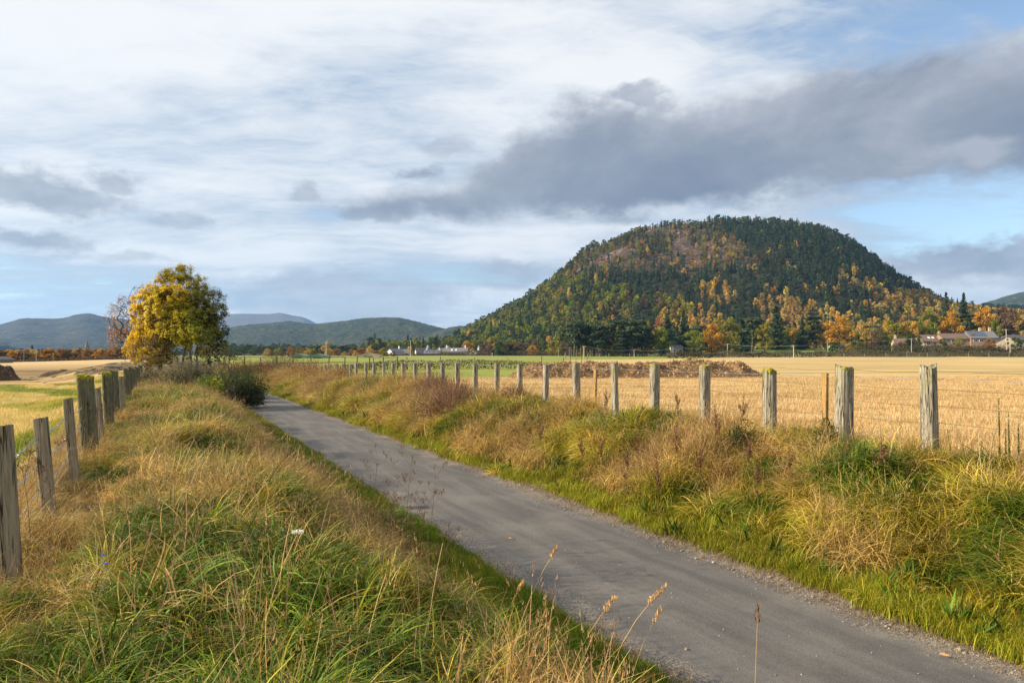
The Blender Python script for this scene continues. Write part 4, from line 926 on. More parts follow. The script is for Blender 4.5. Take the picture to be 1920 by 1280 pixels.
for j, (zw, mt) in enumerate(((1.985, M_rust), (1.885, M_wire), (1.765, M_rust), (1.57, M_rust), (1.36, M_rust))):
    mb = MB(); pts = []
    for d in [3.0, 5.0] + [q for _, q in DR[:-2]][::1]:
        y = d; u = UR + .11; x = (u - SA * y) / CA; pts.append(Vector((x, y, zw + trr.uniform(-.008, .008))) - fo)
    sagwire(mb, pts, .0026, 4, trr.uniform(.004, .016))
    w_ = mb.build('wire', mt, fence_r)
UL = -.80
fence_l = empty('stake_and_wire_fence', guv(UL, 7), 'leaning fence of brown stakes and dark mossy posts with barbed wire along the left verge', 'fence')
fo = Vector(fence_l.location)
def ldist(bx): return UL / (CA * (bx - 960) / F + SA)
left = [  # foot px, depth, top px, top py, width m, kind, moss
 (28, None, 6, 797, .110, 's', 0), (97, None, 78, 782, .100, 's', 0), (143, None, 129, 746, .088, 's', 0), (172, None, 161, 704, .175, 'm', 1), (192, None, 184, 727, .085, 's', 0),
 (208, None, 201, 698, .14, 'm', 1), (219, None, 214, 695, .145, 'm', 0), (227, None, 223, 711, .10, 's', 0), (231.5, None, 229, 705, .11, 's', 0), (241, None, 239, 691, .17, 'm', 0), (246, None, 246, 688, .16, 'm', 0), (252, None, 251, 691, .16, 'm', 0), (259, None, 257, 688, .17, 'm', 0), (264, None, 263, 684, .18, 'm', 0), (278, None, 278, 681, .30, 'm', 0)]
LD = []
for i, (bx, _, tx, ty, w_, kd, moss) in enumerate(left):
    d = ldist(bx); x = (bx - 960) / F * d; gz = float(gh(x, d)); h_ = EYE + (HOR - ty) / F * d - gz; LD.append(d)
    lean = math.atan2((bx - tx) / F * d, h_)
    if kd == 'm': V, Fc = post_mesh(w_, h_, 500 + i, .45, -.12, .8)
    else: V, Fc = post_mesh(w_, h_, 500 + i, .12, .05, .12, w_ * .62)
    p = mesh('post' if kd == 'm' else 'stake', V, Fc, M_postd if kd == 'm' else M_stake, fence_l)
    p.location = Vector((x, d, gz)) - fo; p.rotation_euler = (trr.uniform(-.01, .01), -lean, 0.0); 
    if kd == 'm' or True: p.rotation_euler[2] = ROT * .35 + trr.uniform(-.1, .1)
    if moss: V, Fc = moss_cap(w_, h_, 600 + i, -.12); mesh('moss_cap', V, Fc, M_moss, p)
    if i == 3: p['label'] = 'thick dark post capped with bright yellow green moss'
r5 = random.Random(9)
for zw in (1.50, 1.27, 1.03, .93):
    mb = MB(); ds = [1.6] + LD[:-1]; pts = []
    for d in ds:
        x = (UL - .10 - SA * d) / CA; pts.append(Vector((x, d, zw + r5.uniform(-.01, .01))) - fo)
    wp = sagwire(mb, pts, .0030, 5, .012); 
    barbs = 0
    if zw > 1:
        for a, b in zip(wp[:-1], wp[1:]):
            L = (b - a).length; n_ = int(L / .10)
            if a.y + fo.y > 14: break
            # second strand twisted round the first
            tw = [a.lerp(b, q / (n_ * 3 + 1)) + Vector((0, 0, .0045 * math.sin(q * 2.1))) for q in range(n_ * 3 + 2)]; mb.tube(tw, .0024, 3)
            for q in range(n_):
                c = a.lerp(b, (q + .5) / n_)
                for s_ in (-1, 1):
                    dv = Vector((r5.uniform(-1, 1), r5.uniform(-.4, .4), s_)).normalized() * .017; mb.tube([c - dv, c + dv], .0018, 3)
    mb.build('barbed_wire', M_wire, fence_l)
def farfence(name, label, pts, n, w_, h_, wires=(.9,), rails=False, mat=None, wr=.008, wav=.1):
    pts = [Vector(p) for p in pts]; e = empty(name, pts[0], label, 'fence'); o = pts[0]; P_ = []
    seg = [(b - a).length for a, b in zip(pts[:-1], pts[1:])]; T_ = sum(seg)
    for i in range(n):
        s_ = T_ * i / (n - 1); k = 0
        while k < len(seg) - 1 and s_ > seg[k]: s_ -= seg[k]; k += 1
        q = pts[k].lerp(pts[k + 1], min(1, s_ / seg[k])); q.z = float(gh(q.x, q.y)) if q.y < 440 else q.z; P_.append(q)
        V, Fc = post_mesh(w_ * r5.uniform(.85, 1.15), h_ * r5.uniform(.9, 1.08), i + 700, .4, 0, .5); p = mesh('post', V, Fc, mat or M_stake, e); p.location = q - o; p.rotation_euler = (r5.uniform(-.03, .03), r5.uniform(-.04, .04), r5.random())
    for z in wires:
        mb = MB(); mb.tube([q - o + Vector((0, 0, z)) for q in P_], wr, 4); mb.build('rail' if rails else 'wire', M_postd if rails else M_wire, e)
farfence('field_fence', 'low fence of small posts crossing the green field behind the thick right hand posts', [((700 - 960) / F * 62, 62, 0), ((1050 - 960) / F * 62, 62, 0), ((1100 - 960) / F * 75, 75, 0)], 11, .09, 1.15, (1.0, .7), wr=.006)
farfence('rail_fence', 'dark wooden rail fence crossing the green field left of the straw heap', [((430 - 960) / F * 66, 66, 0), ((560 - 960) / F * 62, 62, 0), ((640 - 960) / F * 66, 66, 0), ((745 - 960) / F * 60, 60, 0)], 12, .10, 1.2, (1.12, .62), True, M_postd, .035)
farfence('hedge_fence', 'row of small pale posts along the dark hedge beyond the stubble field', [((1060 - 960) / F * 190, 190, 0), ((1320 - 960) / F * 225, 225, 0), ((1560 - 960) / F * 262, 262, 0), ((1930 - 960) / F * 268, 268, 0)], 26, .20, 1.5, (1.2, .8), wr=.015)
farfence('meadow_fence', 'thin pale fence along the top of the sloping meadow', [((1190 - 960) / F * 300, 300, 0), ((1400 - 960) / F * 372, 372, 0), ((1560 - 960) / F * 372, 372, 0)], 20, .16, 1.3, (1.1,), wr=.02)

# ------------------------------------------------------------------ hedge, ditch vegetation
def hedge(name, label, pts, h_, w_, pal, n, leaf, seed, cat='hedge', kind=None):
    r = np.random.default_rng(seed); pts = [np.array(p, float) for p in pts]; seg = np.array([np.linalg.norm(b - a) for a, b in zip(pts[:-1], pts[1:])]); cum = np.concatenate([[0], np.cumsum(seg)])
    s_ = r.uniform(0, cum[-1], n); k = np.clip(np.searchsorted(cum, s_) - 1, 0, len(seg) - 1); f = (s_ - cum[k]) / seg[k]
    A = np.array(pts)[k]; Bq = np.array(pts)[k + 1]; C = A + (Bq - A) * f[:, None]
    hh_ = h_ * (.35 + .95 * fbm(s_ * .25, s_ * 0, 3, seed)); C[:, 0] += r.normal(0, w_ * .35, n); C[:, 1] += r.normal(0, w_ * .35, n); C[:, 2] = gh(C[:, 0], C[:, 1]) + hh_ * r.random(n) ** .7
    V, Fc = quads(C, np.tile((0, -.3, 1.0), (n, 1)), leaf, .8, r, 1.0); c = np.repeat(pmix(pal, .3, seed)(C * np.array([1, 1, 1.]), r) * r.uniform(.6, 1.3, (n, 1)), 4, 0)
    o = mesh(name, V, Fc, M_leaf, col=c); 
    return tag(o, label, cat if kind is None else None, kind=kind)
hx = lambda px, d: ((px - 960) / F * d, d, 0)
hedge('hedge', 'long low dark hedge along the far edge of the stubble field', [hx(1250, 205), hx(1330, 222), hx(1560, 272), hx(2050, 280)], 2.3, 2.0, [(.05, .035, .02), (.085, .075, .03), (.14, .10, .05)], 14000, .38, 1)
hedge('ditch_growth', 'strip of dark rank grass and weeds along the ditch in the green field', [hx(640, 60), hx(860, 64), hx(1010, 66)], .85, 1.2, [(.06, .05, .025), (.09, .09, .03), (.16, .12, .05)], 5000, .12, 2, kind='stuff')
hedge('field_margin', 'brown rough grass margin between the stubble field and the houses', [hx(1560, 285), hx(1700, 290), hx(1960, 292)], 1.6, 14, [(.10, .07, .03), (.20, .14, .06), (.12, .11, .035)], 9000, .45, 3, kind='stuff')
hedge('garden_shrubs', 'tangle of garden shrubs in front of the houses on the right', [hx(1600, 306), hx(1700, 306), hx(1800, 304), hx(1960, 304)], 4.2, 9, [(.06, .045, .025), (.05, .06, .02), (.16, .11, .05)], 15000, .42, 4, kind='stuff')
hedge('wood_edge_growth', 'low scrub along the foot of the wood on the far side of the green field', [hx(820, 420), hx(1075, 380)], 3.0, 5, [(.10, .065, .03), (.14, .11, .03), (.07, .06, .025)], 6000, .5, 5, kind='stuff')
hedge('village_hedge', 'dark garden hedge in front of the village houses', [hx(700, 432), hx(800, 428), hx(930, 425)], 1.5, 3, [(.05, .05, .02), (.10, .08, .03)], 3500, .5, 6)
hedge('far_field_hedge', 'thin dark hedge along the far edge of the left field', [hx(-80, 168), hx(100, 168), hx(300, 168)], .8, 1.5, [(.07, .06, .03), (.12, .10, .04)], 3500, .25, 7)
hedge('wood_undergrowth', 'dark undergrowth among the stems of the russet tree row', [hx(-80, 176), hx(100, 178), hx(300, 178)], 2.6, 5, [(.06, .04, .022), (.10, .06, .03), (.05, .05, .02)], 9000, .3, 8, kind='stuff')

# ------------------------------------------------------------------ straw and dung heaps
def m_heap(name, c0, c1, c2):
    m_, t, b, out = newmat(name); c = coords(t); n = b.noise(c, 1.6, 8, .7); f = b.noise(b.vm('MULTIPLY', c, (1, 1, 2.2)), 9, 6, .75)
    col = b.mix(b.smooth(n, .35, .62), c0 + (1,), c1 + (1,)); col = b.mix(b.smooth(f, .3, .62), c2 + (1,), col); principled(t, b, out, col, .95, b.m('ADD', n, f), .9, .12); return m_
M_straw = m_heap('rotting_straw', (.15, .09, .045), (.38, .245, .115), (.07, .042, .025)); M_dung = m_heap('dark_dung', (.07, .045, .03), (.13, .085, .05), (.025, .016, .012))
def heap(name, label, c, L, Wd, H, rz, mat, seed, straw=0):
    xs_ = np.linspace(-1.05, 1.05, 170); ys_ = np.linspace(-1.1, 1.1, 70); YY, XX = np.meshgrid(ys_, xs_); X_ = XX * L / 2; Y_ = YY * Wd / 2
    edge = 1 - ss(np.hypot(XX ** 3 if L > 8 else XX, YY), .45, 1.0); n = fbm(X_ * .55, Y_ * .55, 3, seed); n2 = fbm(X_ * 2.2, Y_ * 2.2, 4, seed + 2); Z = H * edge * (.45 + .85 * n) + (n2 - .45) * .55 * H * np.clip(edge * 2, 0, 1) - .05
    Z = np.where(edge <= 0, -.12, Z); x = c[0] + X_ * math.cos(rz) - Y_ * math.sin(rz); y = c[1] + X_ * math.sin(rz) + Y_ * math.cos(rz)
    o = grid(name, X_, Y_, Z + gh(x, y) - float(gh(c[0], c[1])), mat); o.location = (c[0], c[1], float(gh(c[0], c[1]))); o.rotation_euler = (0, 0, rz); tag(o, label, 'heap'); o.data.polygons.foreach_set('use_smooth', np.zeros(len(o.data.polygons), bool))
    if straw:
        r = np.random.default_rng(seed); i = r.integers(0, X_.size, straw); C = np.stack([X_.ravel()[i], Y_.ravel()[i], Z.ravel()[i]], 1) + r.normal(0, .05, (straw, 3)); C = C[Z.ravel()[i] > .03]
        V, Fc = quads(C, np.tile((0, 0, 1.), (len(C), 1)), .15, .35, r, 1.0); cc = np.repeat(np.array([(.46, .29, .13), (.28, .16, .07), (.13, .07, .035), (.58, .40, .2)])[r.integers(0, 4, len(C))], 4, 0); mesh('loose_straw', V, Fc, M_stem, o, col=cc)
    return o
heap('straw_heap', 'long lumpy heap of rotting brown straw in the stubble field behind the fence', (px2(1198, 0, 43)[0], 43.5), 17.0, 6.0, .88, .10, M_straw, 3, 16000)
heap('dung_heap', 'dark steep dung heap cut by the left edge of the picture', (px2(-14, 0, 55)[0], 55.0), 4.2, 4.0, 1.25, .3, M_dung, 5, 1200)
heap('soil_heap', 'small low dark heap in the left field, right of the dung heap', (px2(100, 0, 60)[0], 60.0), 3.0, 1.6, .42, .1, M_dung, 7)
heap('spilt_straw', 'flat dark patch of spread dung beside the mossy posts in the left field', (px2(180, 0, 57)[0], 57.5), 2.6, 1.2, .2, .15, M_straw, 8)

# ------------------------------------------------------------------ houses, spire, barn, poles
M_white = plain('white_render', (.72, .70, .66), .85, .08, 1.5, .1); M_harl = plain('pinkish_harl', (.27, .18, .13), .9, .15, 2, .2); M_cream = plain('cream_render', (.46, .38, .26), .85, .08, 1.5, .1)
M_rbrown = plain('brown_roof_tiles', (.15, .10, .08), .8, .25, 3, .4); M_rgrey = plain('grey_slate_roof', (.15, .15, .16), .6, .2, 3, .3); M_rdark = plain('dark_slate_roof', (.085, .075, .075), .7, .2, 3, .3)
M_stone = plain('pale_stone', (.36, .32, .27), .85, .25, 2, .4); M_spire = plain('weathered_spire_stone', (.15, .14, .135), .85, .25, 2, .4); M_glass = plain('window_glass', (.03, .035, .045), .12, .1, 2, 0, spec=.6); M_solar = plain('solar_panel', (.05, .07, .11), .10, .1, 2, 0, spec=.8)
M_frame = plain('white_frame', (.75, .74, .72), .6, .05, 2, 0); M_teal = plain('teal_tin', (.14, .26, .21), .6, .1, 2, .1)
def house(label, px, base, d, w_, dep, hw, hr, rz, wall, roof, wins=4, chim=(.8,), chmat=None, solar=0, sky=0, gablewin=0, name='bungalow', doors=1, group=None):
    if d < 400: w_ *= .86; hw *= .86; hr *= .86
    x = (px - 960) / F * d; z0 = EYE + (HOR - base) / F * d; e = empty(name, (x, d, z0), label, 'house', group, rz)
    mb = MB(); a, b_ = w_ / 2, dep / 2
    V = [(-a, -b_, -2), (a, -b_, -2), (a, b_, -2), (-a, b_, -2), (-a, -b_, hw), (a, -b_, hw), (a, b_, hw), (-a, b_, hw), (-a, 0, hw + hr), (a, 0, hw + hr)]
    mb.add(V, [(0, 1, 5, 4), (2, 3, 7, 6), (1, 2, 6, 9, 5), (3, 0, 4, 8, 7)]); mb.build('wall', wall, e)
    o = .45; sl = hr / b_; t = .16
    mb = MB()
    for s_ in (-1, 1):
        y1 = s_ * (b_ + o); z1 = hw - o * sl
        mb.add([(-a - o, 0, hw + hr + .03), (a + o, 0, hw + hr + .03), (a + o, y1, z1 + .03), (-a - o, y1, z1 + .03), (-a - o, 0, hw + hr + .03 + t), (a + o, 0, hw + hr + .03 + t), (a + o, y1, z1 + .03 + t), (-a - o, y1, z1 + .03 + t)],
               [(0, 1, 2, 3), (7, 6, 5, 4), (0, 3, 7, 4), (1, 5, 6, 2), (2, 6, 7, 3)] if s_ < 0 else [(3, 2, 1, 0), (4, 5, 6, 7), (4, 7, 3, 0), (2, 6, 5, 1), (3, 7, 6, 2)])
    rf = mb.build('roof', roof, e)
    for c in chim:
        mb = MB(); cx = -a + c * w_; mb.box((cx, 0, hw + hr - .6), (.9, .7, 2.0)); mb.box((cx, 0, hw + hr + 1.4), (1.05, .85, .15)); mb.tube([(cx - .2, 0, hw + hr + 1.5), (cx - .2, 0, hw + hr + 1.9)], .12, 8); mb.tube([(cx + .2, 0, hw + hr + 1.5), (cx + .2, 0, hw + hr + 1.85)], .12, 8); mb.build('chimney', chmat or M_stone, rf)
    for i in range(wins):
        wx = -a + w_ * (i + .75) / (wins + .5)
        if doors and i == wins // 2:
            mb = MB(); mb.box((wx, -b_ - .03, .02), (.95, .08, 2.05)); mb.build('door', M_stake, e); continue
        mb = MB(); mb.box((wx, -b_ - .04, hw * .33), (1.5, .10, 1.35)); fr_ = mb.build('window', M_frame, e)
        mb = MB(); mb.box((wx - .36, -b_ - .10, hw * .33 + .1), (.62, .03, 1.15)); mb.box((wx + .36, -b_ - .10, hw * .33 + .1), (.62, .03, 1.15)); mb.build('pane', M_glass, fr_)
    if gablewin:
        for s_ in (-1, 1):
            mb = MB(); mb.box((s_ * (a + .04), 0, hw + .1), (.1, 1.1, 1.1)); fr_ = mb.build('window', M_frame, e); mb = MB(); mb.box((s_ * (a + .10), 0, hw + .2), (.03, .9, .9)); mb.build('pane', M_glass, fr_)
    def on_roof(nm, cx, f, ww, ll, mat):
        y = -b_ * f; z = hw + hr * (1 - f) + t + .10; ang = math.atan(sl); q = MB(); q.box((0, 0, 0), (ww, ll, .08)); p = q.build(nm, mat, rf); p.location = (cx, y, z); p.rotation_euler = (ang, 0, 0)
    for i in range(solar): on_roof('solar_panel', -a + w_ * (i + .6) / (solar + .6) * .75, .45, w_ * .14, b_ * .9, M_solar)
    for i in range(sky): on_roof('skylight', -a + w_ * (.35 + .18 * i), .5, 1.0, 1.4, M_frame)
    return e
house('leftmost bungalow of the right hand group, small with a brown roof and pale chimney', 1692, 652, 330, 9, 8, 2.6, 2.6, -.25, M_cream, M_rbrown, 3, (.1,), M_cream)
house('low brown roofed house with two skylights and a pale chimney at its right gable', 1743, 649, 326, 12, 9, 2.6, 3.6, -.05, M_cream, M_rbrown, 3, (.93,), M_cream, sky=2)
house('brown tiled house with a pinkish wall, left of the house with solar panels', 1787, 645, 322, 15, 9, 3.0, 2.7, -.10, M_harl, M_rbrown, 5, ())
house('taller house with bluish solar panels and a tall pale chimney', 1835, 645, 320, 13, 10, 3.4, 3.6, -.16, M_harl, M_rgrey, 4, (.55, .92), M_cream, solar=4)
house('low house with a pale gable end facing the field, right of the tall chimney', 1882, 648, 316, 9, 8, 2.5, 2.5, 1.25, M_cream, M_rdark, 2, (), gablewin=1)
house('long low dark roofed building at the right edge of the picture', 1925, 646, 330, 22, 9, 2.6, 2.7, -.03, M_stone, M_rdark, 6, ())
house('small pale bungalow half hidden under the big round orange tree', 1572, 656, 334, 9, 6, 1.9, 1.6, .1, M_stone, M_rdark, 4, ())
house('white house glimpsed between the very dark spruces', 1266, 664, 325, 6.5, 6, 3.4, 1.5, .1, M_white, M_rdark, 3, (), name='cottage')
vil = [(741, 13, 0, M_rgrey, 'white village house with a steep pale gable at the left end of the village row', 1.2, 6), (757, 10, 0, M_rgrey, 'white house with chimneys, second from the left in the village row', .1, 5),
       (793, 12, 0, M_rdark, 'grey roofed village house right of the peach coloured birch', .1, 5), (812, 13, 3, M_rgrey, 'village house with a bluish shining roof in the middle of the row', .05, 5),
       (832, 10, 0, M_rgrey, 'village house with a pale grey roof, left of the longest roof', .12, 5.5), (855, 20, 0, M_rgrey, 'village house with the longest pale roof with skylights', .08, 5),
       (893, 9, 0, M_rdark, 'small white village house right of the longest roof', 1.0, 5), (905, 11, 0, M_rdark, 'white house with a dark roof near the right end of the village', .5, 5.5),
       (918, 7, 0, M_rgrey, 'little white gable at the right end of the village row', 1.3, 4.5), (977, 6, 0, M_rdark, 'single white gabled cottage among scrub between the village and the pine grove', .9, 5)]
for i, (px, w_, so, rf, lb, rz, hh2) in enumerate(vil):
    house(lb, px, 669.5 - .6 * (i % 3), 448 + (i * 37) % 22, w_ * .8, 7.0, hh2 * .52, hh2 * (.40 + .12 * (i % 3)), rz + ((i * 7) % 5 - 2) * .12, M_white, rf, max(2, w_ // 4), (.85,) if i % 2 == 0 else (.1, .9), M_white, solar=so, sky=2 if w_ == 20 else 0, name='village_house')
def shed(px, base, d, w_, dep, h_, mat, label, rz=0):
    x = (px - 960) / F * d; e = empty('shed', (x, d, EYE + (HOR - base) / F * d), label, 'shed', None, rz); mb = MB(); a, b_ = w_ / 2, dep / 2
    mb.add([(-a, -b_, -.6), (a, -b_, -.6), (a, b_, -.6), (-a, b_, -.6), (-a, -b_, h_), (a, -b_, h_), (a, b_, h_), (-a, b_, h_), (0, -b_, h_ * 1.45), (0, b_, h_ * 1.45)], [(0, 1, 5, 8, 4), (2, 3, 7, 9, 6), (1, 2, 6, 5), (3, 0, 4, 7)]); mb.build('wall', mat, e)
    mb = MB()
    for s_ in (-1, 1): mb.add([(0, -b_ - .2, h_ * 1.45 + .02), (0, b_ + .2, h_ * 1.45 + .02), (s_ * (a + .2), b_ + .2, h_ - .08), (s_ * (a + .2), -b_ - .2, h_ - .08), (0, -b_ - .2, h_ * 1.45 + .1), (0, b_ + .2, h_ * 1.45 + .1), (s_ * (a + .2), b_ + .2, h_), (s_ * (a + .2), -b_ - .2, h_)], [(0, 1, 2, 3), (7, 6, 5, 4), (0, 3, 7, 4), (1, 5, 6, 2), (3, 2, 6, 7)])
    mb.build('roof', M_rgrey if mat is M_stone else mat, e); mb = MB(); mb.box((0, -b_ - .03, 0), (w_ * .4, .08, h_ * .8)); mb.build('door', M_glass, e); return e
shed(563, 673, 200, 4.5, 3, 1.0, M_teal, 'left of the two small teal sheds in front of the tan trees'); shed(598, 674, 195, 6, 3, 1.05, M_teal, 'right of the two small teal sheds, the longer one')
shed(692, 673, 240, 8, 3, 1.4, M_cream, 'long low pale shed in front of the yellowing birch left of the village')
shed(0, 684, 150, 3.0, 4, 1.25, M_spire, 'small grey stone barn with a dark opening at the left edge of the picture')
sp = empty('church_spire', ((163 - 960) / F * 600, 600, .0), 'slender grey stone church spire above the russet tree row', 'church'); mb = MB(); mb.box((0, 0, 0), (4.2, 4.2, 7.0), .3); mb.build('tower', M_spire, sp)
mb = MB(); V = [(2.0 * math.cos(k * math.pi / 4), 2.0 * math.sin(k * math.pi / 4), 7.0) for k in range(8)] + [(0, 0, 14.6)]; mb.add(V, [(k, (k + 1) % 8, 8) for k in range(8)] + [tuple(range(7, -1, -1))]); s2 = mb.build('spire', M_spire, sp)
mb = MB()
for k in range(4): a = k * math.pi / 2 + .4; mb.add([(math.cos(a) * 1.9 - .3 * math.sin(a), math.sin(a) * 1.9 + .3 * math.cos(a), 7.6), (math.cos(a) * 1.9 + .3 * math.sin(a), math.sin(a) * 1.9 - .3 * math.cos(a), 7.6), (math.cos(a) * 1.75, math.sin(a) * 1.75, 9.2), (math.cos(a) * .9, math.sin(a) * .9, 8.4)], [(0, 1, 2), (0, 2, 3), (1, 3, 2), (0, 3, 1)])
mb.build('dormer', M_spire, s2)
M_pole = plain('silvered_pole_wood', (.42, .38, .32), .9, .2, 5, .2)
poles = [(1488, 647, 671, 235, 'pole', .30, 'pale power pole at the lower edge of the sloping meadow'), (1552, 640, 660, 300, 'pole', .2, 'thin power pole before the big round orange tree'), (1709, 634, 662, 290, 'pole', .22, 'thin power pole in front of the leftmost bungalow'),
         (1887, 617, 652, 290, 'pole', .28, 'tall pale power pole beside the pale gable house'), (1894, 635, 660, 285, 'pole', .25, 'short pole just right of the tall pale pole at the gable house'), (1095, 648, 673, 190, 'pole', .24, 'thick white pole at the left end of the pine grove'),
         (1047, 655, 670, 260, 'pole', .14, 'thin pole at the field edge left of the thick white pole'), (1189, 655, 672, 250, 'pole', .16, 'thin dark pole in front of the pine grove'), (1262, 652, 670, 250, 'pole', .14, 'thin pole in front of the white house between the spruces'), (1364, 644, 664, 270, 'pole', .2, 'slim pole in front of the large yellow green tree'),
         (612, 640, 676, 260, 'pole', .2, 'thin mast in front of the tan trees left of the village'), (770, 638, 676, 200, 'pole', .16, 'thin pole by the slim peach coloured birch'), (68, 655, 685, 150, 'pole', .08, 'pale pole left of the church spire at the edge of the left field'),
         (45, 660, 682, 155, 'pole', .05, 'very thin pole near the stone barn'), (100, 661, 682, 155, 'pole', .05, 'very thin pole right of the pale pole in the left field'), (923, 661, 673, 200, 'pole', .14, 'short white post right of the village houses')]
tops = {}
for px, tp, bs, d, nm, w_, lb in poles:
    x = (px - 960) / F * d; z0 = EYE + (HOR - bs) / F * d; H = (bs - tp) / F * d; e = empty('power_pole', (x, d, z0), lb, 'pole'); mb = MB(); mb.tube([(0, 0, -.8), (0, 0, H)], [w_ * .55, w_ * .42], 8); mb.build('shaft', M_pole, e)
    mb = MB(); mb.box((0, 0, H - .35), (1.1 if w_ > .18 else w_ * 3, w_ * .4, .1)); arm = mb.build('crossarm', M_pole, e)
    mb = MB()
    for s_ in (-.4, 0, .4): mb.tube([(s_ * (1 if w_ > .18 else w_ * 2.5), 0, H - .25), (s_ * (1 if w_ > .18 else w_ * 2.5), 0, H - .1)], w_ * .18, 6)
    mb.build('insulators', M_frame, arm); tops[px] = Vector((x, d, z0 + H - .1))
for chain, lb in (((1095, 1189, 1262, 1364, 1488, 1552, 1709, 1887), 'thin overhead wire strung between the poles along the foot of the hill'),):
    mb = MB(); pts = [tops[c] for c in chain]; pts = pts + [Vector((pts[-1].x + 60, pts[-1].y, pts[-1].z))]; sagwire(mb, pts, .028, 10, .35); tag(mb.build('power_line', M_wire), lb, 'cable')

# ------------------------------------------------------------------ grass
def blade(V, Fc, Cc, base, az_, L, w_, bendf, col, r, seg=4, twist=0.0, tipw=.15, sbend=0.0, c2=None):
    p = np.array(base, float); th = r.uniform(.0, .25); n0 = len(V); side = np.array([-math.sin(az_), math.cos(az_), 0])
    for i in range(seg + 1):
        f = i / seg; ww = w_ * (1 - (1 - tipw) * f ** 1.6) * .5; s2 = side * math.cos(twist * f) + np.array([math.cos(az_), math.sin(az_), 0]) * math.sin(twist * f)
        V.append(p - s2 * ww); V.append(p + s2 * ww); q = 1.0 if c2 is None else 0
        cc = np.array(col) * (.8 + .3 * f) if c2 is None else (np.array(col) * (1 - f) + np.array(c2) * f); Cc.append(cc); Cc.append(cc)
        a = th + bendf * f ** 1.1; p = p + (L / seg) * np.array([math.cos(az_ + sbend * f) * math.sin(a), math.sin(az_ + sbend * f) * math.sin(a), math.cos(a)])
    for i in range(seg): k = n0 + 2 * i; Fc.append((k, k + 1, k + 3, k + 2))
    return p
def tuft(name, seed, n, rad, L, w_, bendr, cols, seg=4, heads=0, hl=.6, hcol=(.40, .27, .13), az0=None, azs=1.0):
    r = np.random.default_rng(seed); V = []; Fc = []; Cc = []
    for i in range(n):
        a = r.uniform(0, 6.283) if az0 is None else r.normal(az0, azs); rr = rad * r.random() ** .6; b_ = r.uniform(0, 6.283)
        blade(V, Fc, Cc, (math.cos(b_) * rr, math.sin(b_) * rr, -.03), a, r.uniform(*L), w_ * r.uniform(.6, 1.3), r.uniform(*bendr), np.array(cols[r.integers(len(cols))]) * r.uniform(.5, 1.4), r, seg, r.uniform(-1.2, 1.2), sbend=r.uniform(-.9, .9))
    for i in range(heads):
        a = r.uniform(0, 6.283); rr = rad * r.random() * .5; b_ = r.uniform(0, 6.283); c = np.array(hcol) * r.uniform(.75, 1.3)
        tip = blade(V, Fc, Cc, (math.cos(b_) * rr, math.sin(b_) * rr, 0), a, hl * r.uniform(.75, 1.25), .0055, r.uniform(.1, .7), c, r, 5, 0, .5)
        for k in range(9):
            o = tip - np.array([math.cos(a), math.sin(a), 1.2]) * k * .0075 + r.normal(0, .006, 3); blade(V, Fc, Cc, o, r.uniform(0, 6.28), .022, .004, .6, c * 1.1, r, 1)
    return mesh(name, np.array(V), np.array(Fc), M_grass, col=np.array(Cc), link=False)
GRN = [(.10, .20, .012), (.14, .24, .015), (.07, .14, .016), (.22, .28, .018)]; YGR = [(.32, .29, .014), (.43, .34, .020), (.24, .26, .012), (.48, .36, .045)]
DRY = [(.60, .42, .11), (.46, .30, .075), (.72, .53, .18), (.30, .18, .05)]; RED = [(.28, .15, .055), (.38, .23, .10), (.18, .10, .04)]; TUR = [(.20, .24, .012), (.28, .29, .014), (.42, .36, .030)]
GS = []
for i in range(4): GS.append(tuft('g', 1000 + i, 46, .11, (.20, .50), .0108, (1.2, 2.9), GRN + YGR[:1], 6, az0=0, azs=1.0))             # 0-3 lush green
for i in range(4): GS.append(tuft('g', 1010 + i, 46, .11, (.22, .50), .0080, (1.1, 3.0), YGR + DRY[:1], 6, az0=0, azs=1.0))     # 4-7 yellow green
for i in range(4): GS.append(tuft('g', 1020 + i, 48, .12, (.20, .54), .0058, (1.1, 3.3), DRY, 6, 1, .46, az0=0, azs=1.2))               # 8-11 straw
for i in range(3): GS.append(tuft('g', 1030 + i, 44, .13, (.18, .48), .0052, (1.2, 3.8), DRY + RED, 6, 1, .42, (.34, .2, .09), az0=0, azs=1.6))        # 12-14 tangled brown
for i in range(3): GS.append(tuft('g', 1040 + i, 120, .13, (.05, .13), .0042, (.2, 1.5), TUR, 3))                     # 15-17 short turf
for i in range(2): GS.append(tuft('g', 1050 + i, 16, .05, (.10, .26), .024, (.5, 1.5), [(.06, .12, .012), (.10, .17, .015)], 4))   # 18-19 broad leaved weeds
for i in range(2): GS.append(tuft('g', 1060 + i, 10, .10, (.4, .75), .0032, (.1, .9), DRY, 5, 4, .62, (.48, .32, .15)))      # 20-21 seed stalks
TYP = dict(green=(0, 4), yg=(4, 4), dry=(8, 4), tang=(12, 3), turf=(15, 3), weed=(18, 2), seedy=(20, 2))
def field_pts(n, u0, u1, v0, v1, r, ve=2.0):
    f = r.random(n); v = v0 + (v1 - v0) * f ** ve; u = r.uniform(u0, u1, n); x, y = uv2xy(u + bend(v), v); return u, v, x, y
